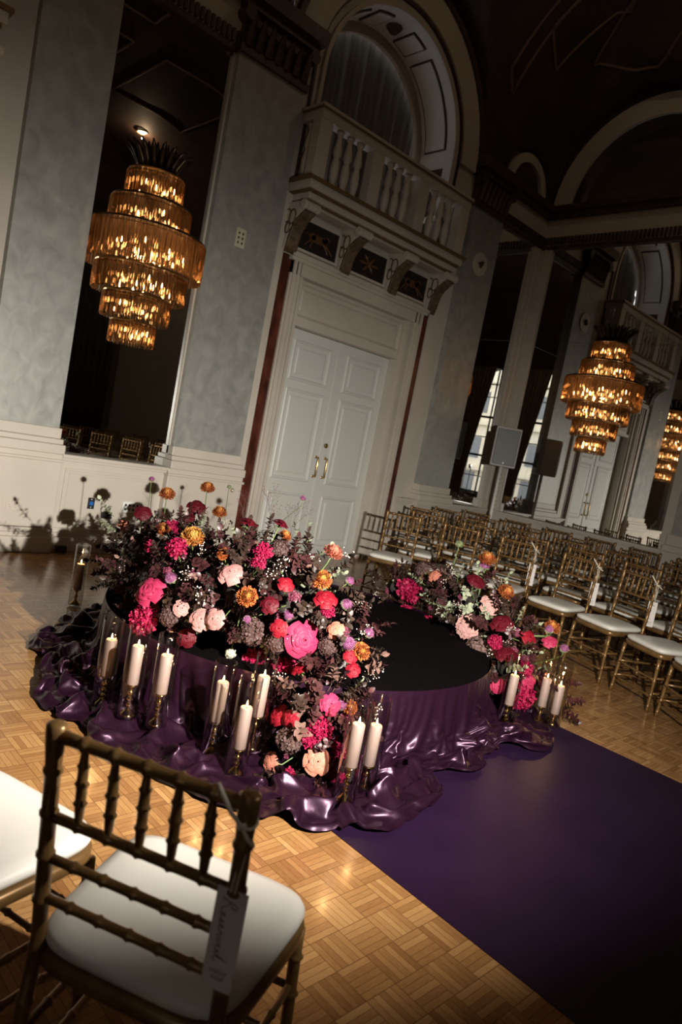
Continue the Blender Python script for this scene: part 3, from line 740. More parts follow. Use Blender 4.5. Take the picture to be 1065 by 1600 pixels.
# ================================================================== STAGE, RUNNER, SATIN DRAPE
CX, CY, SH, SR = 3.11, 3.34, .37, 1.25
stage_top = noise_col(mat('black_velvet', rough=.95), (.0012, .0006, .0008), (.0022, .0012, .0016), 30.)
stage_top.node_tree.nodes['Principled BSDF'].inputs['Specular IOR Level'].default_value = .04
st = empty('round_stage', (CX, CY, 0), label='low round black topped stage wrapped in purple satin in the middle of the floor', cat='stage')
q = MB(); q.tube([(0, 0, 0), (0, 0, SH - .012)], SR - .02, 96); q.build('platform', blackm, st)
q = MB(); q.lathe([(SR - .01, SH - .012), (SR, SH - .008), (SR, SH - .002), (SR - .01, SH)], n=128); q.build('stage_cover', stage_top, st)
rn = MB()
for a, c_ in ((2.045, 3.295), (3.297, 4.33)): rn.box(a, c_, -6.2, CY - 1.24, .0005, .004)
tag(rn.build('aisle_runner', runm), 'wide matte dark purple vinyl aisle runner leading away from the stage', 'runner')

def make_drape(NT=430, NS=60, frames=46):
    """a long satin skirt dropped over the stage edge; cloth physics makes the folds and the puddle on the floor"""
    ph = [(.7 + 1.37 * k) % 6.28 for k in range(8)]
    wt = [(0, .20), (60, .16), (110, .22), (128, .24), (140, .21), (172, .20), (187, .27), (205, .30), (220, .36), (233, .46), (243, .42), (251, .31), (263, .13), (276, .10), (288, .12), (296, .25), (310, .27), (325, .2), (360, .22)]
    v = []; f = []
    for j in range(NS + 1):
        s = j / NS
        for i in range(NT):
            t = 2 * PI * i / NT; d = math.degrees(t)
            for (a, wa), (c_, wc) in zip(wt[:-1], wt[1:]):
                if a <= d <= c_: w_ = wa + (wc - wa) * (d - a) / (c_ - a); break
            L_ = SH + .03 + w_ * 1.12
            rr = SR + .012 + s * L_
            x_, y_ = CX + rr * math.cos(t), CY + rr * math.sin(t)
            k = min(1, max(0, (s * L_ - .20) / .14))
            n1 = noise.noise(Vector((x_ * 3.3, y_ * 3.3, 1.7))); n2 = noise.noise(Vector((x_ * 8.5, y_ * 8.5, 5.1)))
            qq = 1 - abs(n1) * 2.4
            k *= 1 - .65 * max(0., (s - .80) / .20)
            z = SH + .012 + k * (.10 * qq + .085 * n2 + .04 * noise.noise(Vector((x_ * 17, y_ * 17, 3.3))) + .045 * math.sin(rr * 34 + 6 * n1)) + .006 * min(1, s * 6) * math.sin(17 * t + 4 * n1 + ph[7])
            v.append((x_, y_, z))
    for j in range(NS):
        for i in range(NT):
            a = j * NT + i; b_ = j * NT + (i + 1) % NT
            f.append((a, a + NT, b_ + NT, b_))
    me = bpy.data.meshes.new('satin_source'); me.from_pydata(v, [], f)
    o = bpy.data.objects.new('satin_source', me); COL.objects.link(o)
    g = o.vertex_groups.new(name='pin'); g.add(list(range(NT)), 1.0, 'REPLACE')
    bm = bmesh.new(); bmesh.ops.create_cone(bm, cap_ends=True, segments=128, radius1=SR, radius2=SR, depth=SH + .3)
    bmesh.ops.translate(bm, verts=bm.verts, vec=(CX, CY, (SH - .3) / 2)); m2_ = bpy.data.meshes.new('c'); bm.to_mesh(m2_); bm.free()
    c1_ = bpy.data.objects.new('collider', m2_); COL.objects.link(c1_)
    bm = bmesh.new(); bmesh.ops.create_grid(bm, x_segments=2, y_segments=2, size=6); m3_ = bpy.data.meshes.new('c2'); bm.to_mesh(m3_); bm.free()
    c2_ = bpy.data.objects.new('collider_floor', m3_); c2_.location = (CX, CY, .004); COL.objects.link(c2_)
    for qq, fr in ((c1_, 5), (c2_, 40)):
        qq.modifiers.new('col', 'COLLISION'); qq.collision.thickness_outer = .008; qq.collision.cloth_friction = fr
    md = o.modifiers.new('cl', 'CLOTH'); s = md.settings
    s.quality = 6; s.mass = .25; s.tension_stiffness = 12; s.compression_stiffness = 12; s.shear_stiffness = 4; s.bending_stiffness = .03
    s.air_damping = 1.2; s.vertex_group_mass = 'pin'
    c_ = md.collision_settings; c_.use_collision = True; c_.collision_quality = 2; c_.distance_min = .006; c_.use_self_collision = True; c_.self_distance_min = .006
    md.point_cache.frame_start = 1; md.point_cache.frame_end = frames + 1
    SC.frame_start = 1; SC.frame_end = frames + 1
    for k in range(1, frames + 1): SC.frame_set(k)
    dg = bpy.context.evaluated_depsgraph_get()
    m = bpy.data.meshes.new_from_object(o.evaluated_get(dg)); m.name = 'satin_drape'
    for x in (o, c1_, c2_): bpy.data.objects.remove(x)
    SC.frame_set(1)
    return m
dm = make_drape()
dm.polygons.foreach_set('use_smooth', [True] * len(dm.polygons))
satin = mat('purple_satin', (.040, .012, .045), .30, .55)
nt_, N_, L2_, b_ = nodes(satin)
b_.inputs['Sheen Weight'].default_value = .0; b_.inputs['Sheen Tint'].default_value = (.6, .35, .65, 1); b_.inputs['Sheen Roughness'].default_value = .35
b_.inputs['Base Color'].default_value = (.0095, .0026, .0072, 1); b_.inputs['Metallic'].default_value = .0; b_.inputs['Roughness'].default_value = .33; b_.inputs['Specular IOR Level'].default_value = .42; b_.inputs['Specular Tint'].default_value = (.80, .50, .72, 1)
tc_ = N_.new('ShaderNodeTexCoord'); mp_ = N_.new('ShaderNodeMapping'); mp_.inputs['Scale'].default_value = (7, 7, 3); nz_ = N_.new('ShaderNodeTexNoise'); nz_.noise_type = 'RIDGED_MULTIFRACTAL'
nz_.inputs['Scale'].default_value = 1.6; nz_.inputs['Detail'].default_value = 2.; nz_.inputs['Distortion'].default_value = .8; bp_ = N_.new('ShaderNodeBump'); bp_.inputs['Strength'].default_value = .10; bp_.inputs['Distance'].default_value = .012
L2_.new(tc_.outputs['Object'], mp_.inputs[0]); L2_.new(mp_.outputs[0], nz_.inputs['Vector']); L2_.new(nz_.outputs['Fac'], bp_.inputs['Height']); L2_.new(bp_.outputs[0], b_.inputs['Normal'])
dm.materials.clear(); dm.materials.append(satin)
dr = bpy.data.objects.new('satin_drape', dm); COL.objects.link(dr)
md = dr.modifiers.new('subsurf', 'SUBSURF'); md.levels = md.render_levels = 1
tag(dr, 'dark purple satin skirt of the stage puddled in folds over the floor', 'drape')

# ================================================================== CHIAVARI CHAIRS
goldc = noise_col(mat('antique_gold_wood', rough=.32), (.145, .078, .026), (.22, .125, .045), 12.)
goldc.node_tree.nodes['Principled BSDF'].inputs['Metallic'].default_value = .45
cush = mat('ivory_cushion', (.61, .585, .53), .5)
cush.node_tree.nodes['Principled BSDF'].inputs['Coat Weight'].default_value = .15
def bamboo(q, a, c_, r_, nodes_at=(), n=8, taper=1.):
    a, c_ = Vector(a), Vector(c_); d = c_ - a; L_ = d.length
    ts = {0.: r_, 1.: r_ * taper}
    for t in nodes_at:
        w_ = .006 / L_
        for dt, k in ((-2.2 * w_, .94), (-w_, 1.0), (0, 1.28), (w_, 1.0), (2.2 * w_, .94)):
            if 0 < t + dt < 1: ts[t + dt] = r_ * (1 + (taper - 1) * t) * k
    ks = sorted(ts); q.tube([a + d * t for t in ks], [ts[t] for t in ks], n)
def chair(full=True, n=8):
    """chiavari chair facing +x; origin on the floor under the seat centre"""
    root = empty('chiavari_chair')
    xb, xf, yb, yf = -.195, .20, .185, .215
    def lean(z): return xb - max(0, z - .45) * .10
    seat_pts = [(xb - .01, -yb), (xf + .01, -yf), (xf + .01, yf), (xb - .01, yb)]
    q = MB()
    # padded seat, rounded plan, domed top
    N2 = 40; loops = []
    def rounded(k, inset):
        a = 2 * PI * k / N2; c_, s_ = math.cos(a), math.sin(a); e_ = 2 / 5.5
        X = math.copysign(abs(c_) ** e_, c_); Y = math.copysign(abs(s_) ** e_, s_)
        hw = (yb + yf) / 2 + (yf - yb) / 2 * X
        return ((X * (.215 - inset)) + .003, Y * (hw + .012 - inset))
    for ins, z in ((.012, .452), (.0, .462), (-.003, .475), (.004, .488), (.03, .497), (.08, .502), (.14, .503)):
        loops.append([(*rounded(k, ins), z) for k in range(N2)])
    V = [p for l in loops for p in l]; F = [tuple(range(N2 - 1, -1, -1)), tuple((len(loops) - 1) * N2 + k for k in range(N2))]
    for i in range(len(loops) - 1):
        for k in range(N2): F.append((i * N2 + k, i * N2 + (k + 1) % N2, (i + 1) * N2 + (k + 1) % N2, (i + 1) * N2 + k))
    q.add(V, F); q.build('seat', cush, root, smooth=True)
    fr = None if full else MB()
    def part(name, fn, parent=root):
        if full: q = MB(); fn(q); return q.build(name, goldc, parent, smooth=True)
        fn(fr)
    def seatframe(q):
        loops = []
        for ins, z in ((.004, .412), (-.006, .420), (-.006, .445), (.004, .452)): loops.append([(*rounded(k, ins), z) for k in range(N2)])
        V = [p for l in loops for p in l]; F = [tuple(range(N2 - 1, -1, -1)), tuple((len(loops) - 1) * N2 + k for k in range(N2))]
        for i in range(len(loops) - 1):
            for k in range(N2): F.append((i * N2 + k, i * N2 + (k + 1) % N2, (i + 1) * N2 + (k + 1) % N2, (i + 1) * N2 + k))
        q.add(V, F)
    part('seat_frame', seatframe)
    nd = lambda *z: z
    for s_ in (-1, 1):
        def post(q):
            zs = [0, .10, .22, .34, .45, .56, .66, .75, .84, .915]; pts = []; rs = []
            for z in [0, .004] + [z for zz in zs[1:-1] for z in (zz - .009, zz - .003, zz + .003, zz + .009)] + [.912, .918, .935, .94]:
                near = min(abs(z - zz) for zz in zs[1:])
                pts.append((lean(z) - (.05 * (1 - z / .45) if z < .45 else 0), s_ * (yb + (.01 if z < .2 else 0)), z))
                rs.append(.0145 * (1.0 if z < .5 else 1.02) * (1.22 if near < .004 and z < .9 else (.99 if z < .9 else 1.25)))
            rs[0] = .012; rs[-1] = .012; q.tube(pts, rs, n)
        part('leg', post)
        part('leg', lambda q: bamboo(q, (xf - .005, s_ * (yf - .012), .412), (xf + .02, s_ * (yf + .005), 0), .0155, (.18, .42, .68, .9), n, .85))
        part('stretcher', lambda q: [bamboo(q, (xb - .03, s_ * (yb + .003), z), (xf + .008, s_ * (yf - .008), z), .009, (.25, .5, .75), n) for z in (.14, .26)])
    part('stretcher', lambda q: [bamboo(q, (xf + .01, -yf + .01, z), (xf + .01, yf - .01, z), .009, (.2, .4, .6, .8), n) for z in (.12, .25)])
    part('stretcher', lambda q: bamboo(q, (xb - .03, -yb, .18), (xb - .03, yb, .18), .009, (.25, .5, .75), n))
    for z, r_ in ((.915, .0135), (.745, .011), (.655, .010), (.565, .010)):
        part('back_rail', lambda q: bamboo(q, (lean(z), -yb, z), (lean(z), yb, z), r_, tuple((k + 1) / 6 for k in range(5)), n))
    for k in range(5):
        y = -yb + 2 * yb * (k + 1) / 6
        def sp(q):
            pts = []; rs = []
            for t, r_ in ((0, .006), (.12, .0085), (.26, .010), (.29, .0135), (.32, .010), (.5, .0105), (.53, .014), (.56, .0105), (.72, .010), (.75, .0125), (.78, .009), (.9, .0075), (1, .0055)):
                z = .745 + .17 * t; pts.append((lean(z), y, z)); rs.append(r_ * .95)
            q.tube(pts, rs, n)
        part('spindle', sp)
    if not full:
        fr.build('frame', goldc, root, smooth=True)
    return root
hero = chair(True, 14)
def put(c_, x, y, ang, label=None, group=None):
    c_.location = (x, y, 0); c_.rotation_euler = (0, 0, ang); tag(c_, label, 'chair', group); return c_
CH = (.871, 1.149); CA = R(28.4)
put(hero, CH[0], CH[1], CA, 'nearest gold chiavari chair with ivory seat and name tag, seen from behind')
hero.scale = (1, 1.1, 1)
c_ = copy_tree(hero); put(c_, .575, 1.65, R(19), 'gold chiavari chair cut by the left edge, beside the nearest chair')
fullp = chair(True, 8); simp = chair(False, 6)
rows = [(2.98, [31, 19, 7.5, -4.5, -15.5, -27, -38, -49]), (3.80, [28.5, 19.5, 10.5, 1.5, -7.5, -16.5, -25.5, -34.5, -43.5, -52]), (4.62, [31, 23.5, 16, 8.5, 1, -6.5, -14, -21.5, -29, -36.5, -44, -51]),
        (5.44, [29, 22.5, 16, 9.5, 3, -3.5, -10, -16.5, -23, -29.5, -36, -42, -48]), (6.22, [26, 20.5, 15, 9.5, 4, -1.5, -7, -12.5, -18, -24, -30, -36])]
names = ['front row', 'second row', 'third row', 'fourth row', 'rear row']
first = {}
front = {31: 'front row gold chair at the far left end, nearest the door', 19: 'front row gold chair behind the left end of the small flower arrangement', 7.5: 'front row gold chair with the leftmost hanging white name tag, behind orange blooms',
         -4.5: 'front row gold chair with the middle hanging white name tag', -15.5: 'front row gold chair with the rightmost hanging white name tag', -27: 'front row gold chair without a tag, right of the rightmost tagged chair',
         -38: 'front row gold chair cut by the right edge of the picture', -49: 'front row gold chair beyond the right edge of the picture'}
TAGGED = []
used_full = used_simp = False
for ri, (rad, angs) in enumerate(rows):
    cnt = 0
    for a in angs:
        x = CX + rad * math.cos(R(a)); y = CY + rad * math.sin(R(a))
        if x > E_ - .5 or y > D_ - .45: continue
        if ri < 2:
            c_ = fullp if not used_full else copy_tree(fullp); used_full = True
        else:
            c_ = simp if not used_simp else copy_tree(simp); used_simp = True
        jit = R(3.2 * math.sin(a * 7 + ri * 3))
        ordn = ['first', 'second', 'third', 'fourth', 'fifth', 'sixth', 'seventh', 'eighth', 'ninth', 'tenth', 'eleventh', 'twelfth', 'thirteenth']
        lab = front[a] if ri == 0 else 'gold chiavari chair, %s, %s from the door end' % (names[ri], ordn[cnt])
        cnt += 1
        put(c_, x, y, R(a) + PI + jit, lab, 'chairs of the %s on the right' % names[ri] if ri else 'front row chairs on the right')
        if ri == 0 and a in (7.5, -4.5, -15.5): TAGGED.append((c_, a))
# block of chairs on the near left side, only its reflection shows
# name tags
paper = mat('tag_paper', (.62, .58, .55), .7); ink = mat('tag_ink', (.10, .08, .075), .6); ribbon = mat('ribbon', (.68, .62, .52), .6)
def strokes(q, lines, sc, x0, z0, y, r_=.0011):
    for ln in lines: q.tube([(x0 + a * sc, y, z0 + b * sc) for a, b in ln], r_, 5)
SCRIPT = [  # flowing handwriting: R e s e r v e d
    [(0, 0), (.3, 1.2), (.55, 2.3), (.9, 2.6), (1.15, 2.2), (.9, 1.6), (.45, 1.3), (.9, .8), (1.4, .05), (1.9, .1), (2.2, .5), (2.35, .8), (2.1, .9), (1.95, .45), (2.25, .05), (2.8, .3),
     (3.15, .85), (3.1, .3), (2.85, .02), (3.4, .15), (3.8, .5), (3.95, .8), (3.7, .9), (3.55, .45), (3.85, .05), (4.3, .3), (4.6, .85), (4.65, .75), (4.85, .78), (4.8, .2), (5.1, .1),
     (5.45, .8), (5.55, .1), (5.95, .8), (6.3, .45), (6.55, .85), (6.3, .9), (6.15, .45), (6.45, .05), (6.9, .3), (7.3, .75), (7.05, .8), (6.95, .3), (7.25, .05), (7.6, .6), (8.0, 2.3), (7.75, .5), (7.9, .05), (8.5, .4)]]
def name_tag(label, big):
    t = empty('name_tag', label=label, cat='tag', group='reserved tags tied to the chairs')
    q = MB(); q.box(-.0295, .0295, -.0008, .0008, -.318, -.128); q.build('card', paper, t)
    q = MB()
    P = [(lambda a, b: (-.016 + b * .0115, -.0016, -.146 - a * .0142))(a, b) for ln in SCRIPT for a, b in ln]
    q.tube(P, .0009 if big else .0012, 5)
    o = q.build('handwriting', ink, t)
    for zz, n in ((-.284, 8), (-.295, 6)):
        q = MB(); w_ = .034 if n == 8 else .026
        for k in range(n):
            u = -w_ / 2 + w_ * k / n
            q.box(u, u + w_ / n * .3, -.0014, -.0008, zz - .0035, zz + .0035); q.box(u, u + w_ / n * .7, -.0014, -.0008, zz + (.002 if k % 2 else -.003), zz + (.0032 if k % 2 else -.0018))
        q.build('small_print', ink, t)
    q = MB()
    q.tube([(.004, -.002, -.132), (.010, -.003, -.06), (.006, -.004, -.01), (.0, -.020, .0)], .0026, 6)
    q.tube([(-.004, -.002, -.132), (.002, -.004, -.06), (-.006, -.006, -.012), (.0, -.020, .0)], .0026, 6)
    ring = [(.019 * math.cos(a), .019 * math.sin(a), .004 * math.sin(2 * a)) for a in [k * PI / 8 for k in range(17)]]
    q.tube(ring, .003, 6)
    q.tube([(.0, -.021, .0), (-.02, -.028, .022), (-.045, -.030, .055), (-.052, -.030, .066)], [.003, .0042, .0045, .004], 6)
    q.tube([(.0, -.021, .0), (.018, -.030, -.012), (.032, -.032, -.02)], [.003, .0035, .003], 6)
    q.tube([(-.006, -.022, -.003), (.006, -.022, .004)], .0055, 8)
    q.build('ribbon', ribbon, t, smooth=True)
    return t
def on_post(chair_o, side, z=.885):
    a = chair_o.rotation_euler.z; lx = -.195 - (z - .45) * .10; ly = side * .185 * chair_o.scale.y
    return (chair_o.location.x + lx * math.cos(a) - ly * math.sin(a), chair_o.location.y + lx * math.sin(a) + ly * math.cos(a), z)
t = name_tag('paper name tag with handwriting tied to the right post of the nearest chair', True)
t.location = on_post(hero, -1, .885); t.rotation_euler = (0, 0, CA - PI / 2 + R(2))
for (c_, a) in TAGGED:
    t = name_tag('small white name tag hanging on the %s tagged front row chair' % {7.5: 'leftmost', -4.5: 'middle', -15.5: 'rightmost'}[a], False)
    t.location = on_post(c_, 1, .885); t.rotation_euler = (0, 0, R(300)); t.scale = (1.2, 1.2, 1.15)
    t.location = Vector(t.location) + Vector((-.012, -.010, 0))

# ================================================================== CANDLES
wax = mat('ivory_wax', (.41, .295, .26), .5); wax.node_tree.nodes['Principled BSDF'].inputs['Subsurface Weight'].default_value = .25
wax.node_tree.nodes['Principled BSDF'].inputs['Subsurface Radius'].default_value = (.02, .01, .006)
gold_h = mat('polished_gold', (.80, .56, .20), .12, 1.)
clear = bpy.data.materials.new('clear_glass'); clear.use_nodes = True; NN = clear.node_tree.nodes; LL = clear.node_tree.links; NN.clear()
o_ = NN.new('ShaderNodeOutputMaterial'); tr = NN.new('ShaderNodeBsdfTransparent'); tr.inputs[0].default_value = (.96, .96, .95, 1); gs = NN.new('ShaderNodeBsdfGlossy'); gs.inputs['Roughness'].default_value = .01
mxs = NN.new('ShaderNodeMixShader'); fz = NN.new('ShaderNodeLayerWeight'); fz.inputs[0].default_value = .5
pw = NN.new('ShaderNodeMath'); pw.operation = 'POWER'; pw.inputs[1].default_value = 3.; ma = NN.new('ShaderNodeMath'); ma.operation = 'MULTIPLY_ADD'; ma.inputs[1].default_value = .85; ma.inputs[2].default_value = .06
LL.new(fz.outputs['Facing'], pw.inputs[0]); LL.new(pw.outputs[0], ma.inputs[0]); LL.new(ma.outputs[0], mxs.inputs[0]); LL.new(tr.outputs[0], mxs.inputs[1]); LL.new(gs.outputs[0], mxs.inputs[2]); LL.new(mxs.outputs[0], o_.inputs[0])
flame_m = bpy.data.materials.new('flame'); flame_m.use_nodes = True
bb = flame_m.node_tree.nodes['Principled BSDF']; bb.inputs['Emission Color'].default_value = (1, .55, .20, 1); bb.inputs['Emission Strength'].default_value = 22.
CANDLES = [  # x, y, height of the candle's foot, place
    (2.25, 4.89, .135, 'standing alone at the far left behind the satin'), (1.68, 3.17, .175, 'leftmost of the three at the left side of the stage'), (1.68, 2.90, .235, 'middle one of the three at the left side of the stage'),
    (1.77, 2.78, .225, 'rightmost of the three at the left side of the stage'), (1.92, 2.51, .18, 'left one of the middle group under the flowers'), (1.92, 2.31, .14, 'lowest and nearest of the middle group under the flowers'),
    (2.04, 2.37, .25, 'rear one of the middle group, partly hidden by its neighbour'), (2.19, 1.88, .21, 'nearest of the tall pair at the foot of the flower cascade'), (2.38, 1.94, .15, 'right one of the tall pair at the foot of the flower cascade'),
    (3.90, 2.165, .150, 'left one of the three by the runner at the right'), (4.22, 2.11, .12, 'middle one of the three by the runner at the right'), (4.28, 2.04, .09, 'rightmost of the three by the runner at the right')]
def candle_set():
    t1 = empty('pillar_candle'); r_ = .029
    q = MB(); q.lathe([(r_ - .002, 0), (r_, .003), (r_, .186), (r_ - .004, .192), (r_ - .010, .190), (.006, .186)], n=24); q.build('wax_body', wax, t1, smooth=True)
    q = MB(); q.tube([(0, 0, .185), (.001, 0, .197)], .0012, 5); q.build('wick', blackm, t1)
    q = MB(); q.lathe([(.0005, .194), (.004, .199), (.0045, .204), (.003, .212), (.0006, .222)], n=10); q.build('flame', flame_m, t1, smooth=True)
    t3 = empty('glass_cylinder')
    H_ = .455; ro, ri = .052, .0495
    q = MB(); q.lathe([(.001, 0), (ro - .003, 0), (ro, .003), (ro, H_ - .001), (ro - .001, H_), (ri, H_ - .001), (ri, .006), (.001, .006)], n=32, cap=False); q.build('tube', clear, t3, smooth=True)
    q = MB(); q.tube([((ro - .001) * Vector((math.cos(a), math.sin(a), 0)) + Vector((0, 0, H_)))[:] for a in [k * PI / 16 for k in range(33)]], .0015, 5, cap=False)
    q.build('rim', clear, t3, smooth=True)
    return t1, t3
def holder(h_):
    t = empty('candle_holder')
    q = MB(); q.lathe([(.037, 0), (.038, .004), (.033, .011), (.018, .024), (.010, .036)], n=24); q.build('foot', gold_h, t, smooth=True)
    q = MB(); pr = [(.010, .030)]; n = max(1, int((h_ - .06) / .03))
    for k in range(n):
        z = .036 + (h_ - .066) * (k + .5) / n; pr += [(.009, z - .010), (.017, z), (.009, z + .010)]
    pr += [(.007, h_ - .03)]; q.lathe(pr, n=16); q.build('stem', gold_h, t, smooth=True)
    q = MB(); q.lathe([(.007, h_ - .032), (.012, h_ - .022), (.018, h_ - .010), (.032, h_ - .004), (.033, h_), (.030, h_)], n=24); q.build('cup', gold_h, t, smooth=True)
    return t
c1_, g1_ = candle_set()
for i, (x, y, zf, where) in enumerate(CANDLES):
    a, g = (c1_, g1_) if i == 0 else (copy_tree(c1_), copy_tree(g1_))
    zb = .012 if zf < .2 else zf - .165
    hh = max(zf - zb - .008, .045)
    zb = zf - hh - .007
    a.location = (x, y, zf); g.location = (x, y, zb); h = holder(hh); h.location = (x, y, zb + .006)
    tag(a, 'ivory pillar candle, ' + where, 'candle', 'lit pillar candles round the stage')
    tag(g, 'clear glass cylinder, ' + where.replace('standing alone ', '').replace(', partly hidden by its neighbour', ''), 'glass cylinder', 'glass cylinders round the stage')
    tag(h, 'gold candle holder ' + where, 'candle holder', 'gold candle holders round the stage')
    point('candle_light', (x, y, zf + .225), .7, .008, (1, .55, .22))

# ================================================================== LOUDSPEAKER ON ITS POLE, FLASH ON ITS STAND
sp = empty('loudspeaker', (9.45, 6.27, 2.0), R(218), label='grey grilled loudspeaker on a white pole in front of the mirrored corner', cat='loudspeaker')
q = MB(); q.prism([(.17, -.20), (.17, .20), (-.10, .16), (-.16, .10), (-.16, -.10), (-.10, -.16)], 'z', -.31, .31); q.build('cabinet', lgreym, sp, bevel=.02)
q = MB(); q.box(.165, .185, -.175, .175, -.28, .28); q.build('grille', greym, sp, bevel=.012)
q = MB(); q.box(.185, .188, -.012, .012, -.262, -.238); tag(q.build('badge', whitem, sp), 'tiny white badge')
q = MB(); q.box(-.165, -.155, -.07, .07, -.2, .05); [q.tube([(-.17, y_, z_), (-.16, y_, z_)], .012, 8) for y_ in (-.04, 0, .04) for z_ in (-.15, -.1)]; q.build('connector_panel', blackm, sp)
ss = empty('speaker_stand', (9.45, 6.27, 0), label='white perforated pole and tripod carrying the grey loudspeaker', cat='speaker stand')
q = MB(); q.tube([(0, 0, .1), (0, 0, 1.69)], .028, 14); q.build('pole', whitem, ss, smooth=True)
q = MB(); [q.box(-.006, .006, -.030, -.026, z_, z_ + .012) for z_ in [1.0 + .07 * k for k in range(9)]]; q.build('pin_holes', blackm, ss)
for k in range(3):
    a = k * 2 * PI / 3 + .4; q = MB(); q.tube([(0, 0, .75), (.34 * math.cos(a), .34 * math.sin(a), .02)], .012, 8); q.build('leg', whitem, ss)
fs = empty('flash_stand', (FLASH_AT.x, FLASH_AT.y, 0), label='black light stand to the right of the camera, seen only in the corner mirrors', cat='light stand')
q = MB(); q.tube([(0, 0, .3), (0, 0, 1.60)], .012, 8); q.build('pole', blackm, fs)
for k in range(3):
    a = k * 2 * PI / 3; q = MB(); q.tube([(0, 0, .6), (.38 * math.cos(a), .38 * math.sin(a), .012)], .009, 6); q.build('leg', blackm, fs)
fh = empty('camera_flash', (FLASH_AT.x, FLASH_AT.y, FLASH_AT.z), math.atan2(5.6, 2.1), label='small camera flash on the light stand, the bright star in the corner mirror', cat='flash')
q = MB(); q.box(-.10, -.035, -.04, .04, -.035, .035); q.build('head', blackm, fh, bevel=.005)
q = MB(); q.box(-.09, -.045, -.033, .033, -.10, -.036); q.build('body', blackm, fh, bevel=.004)
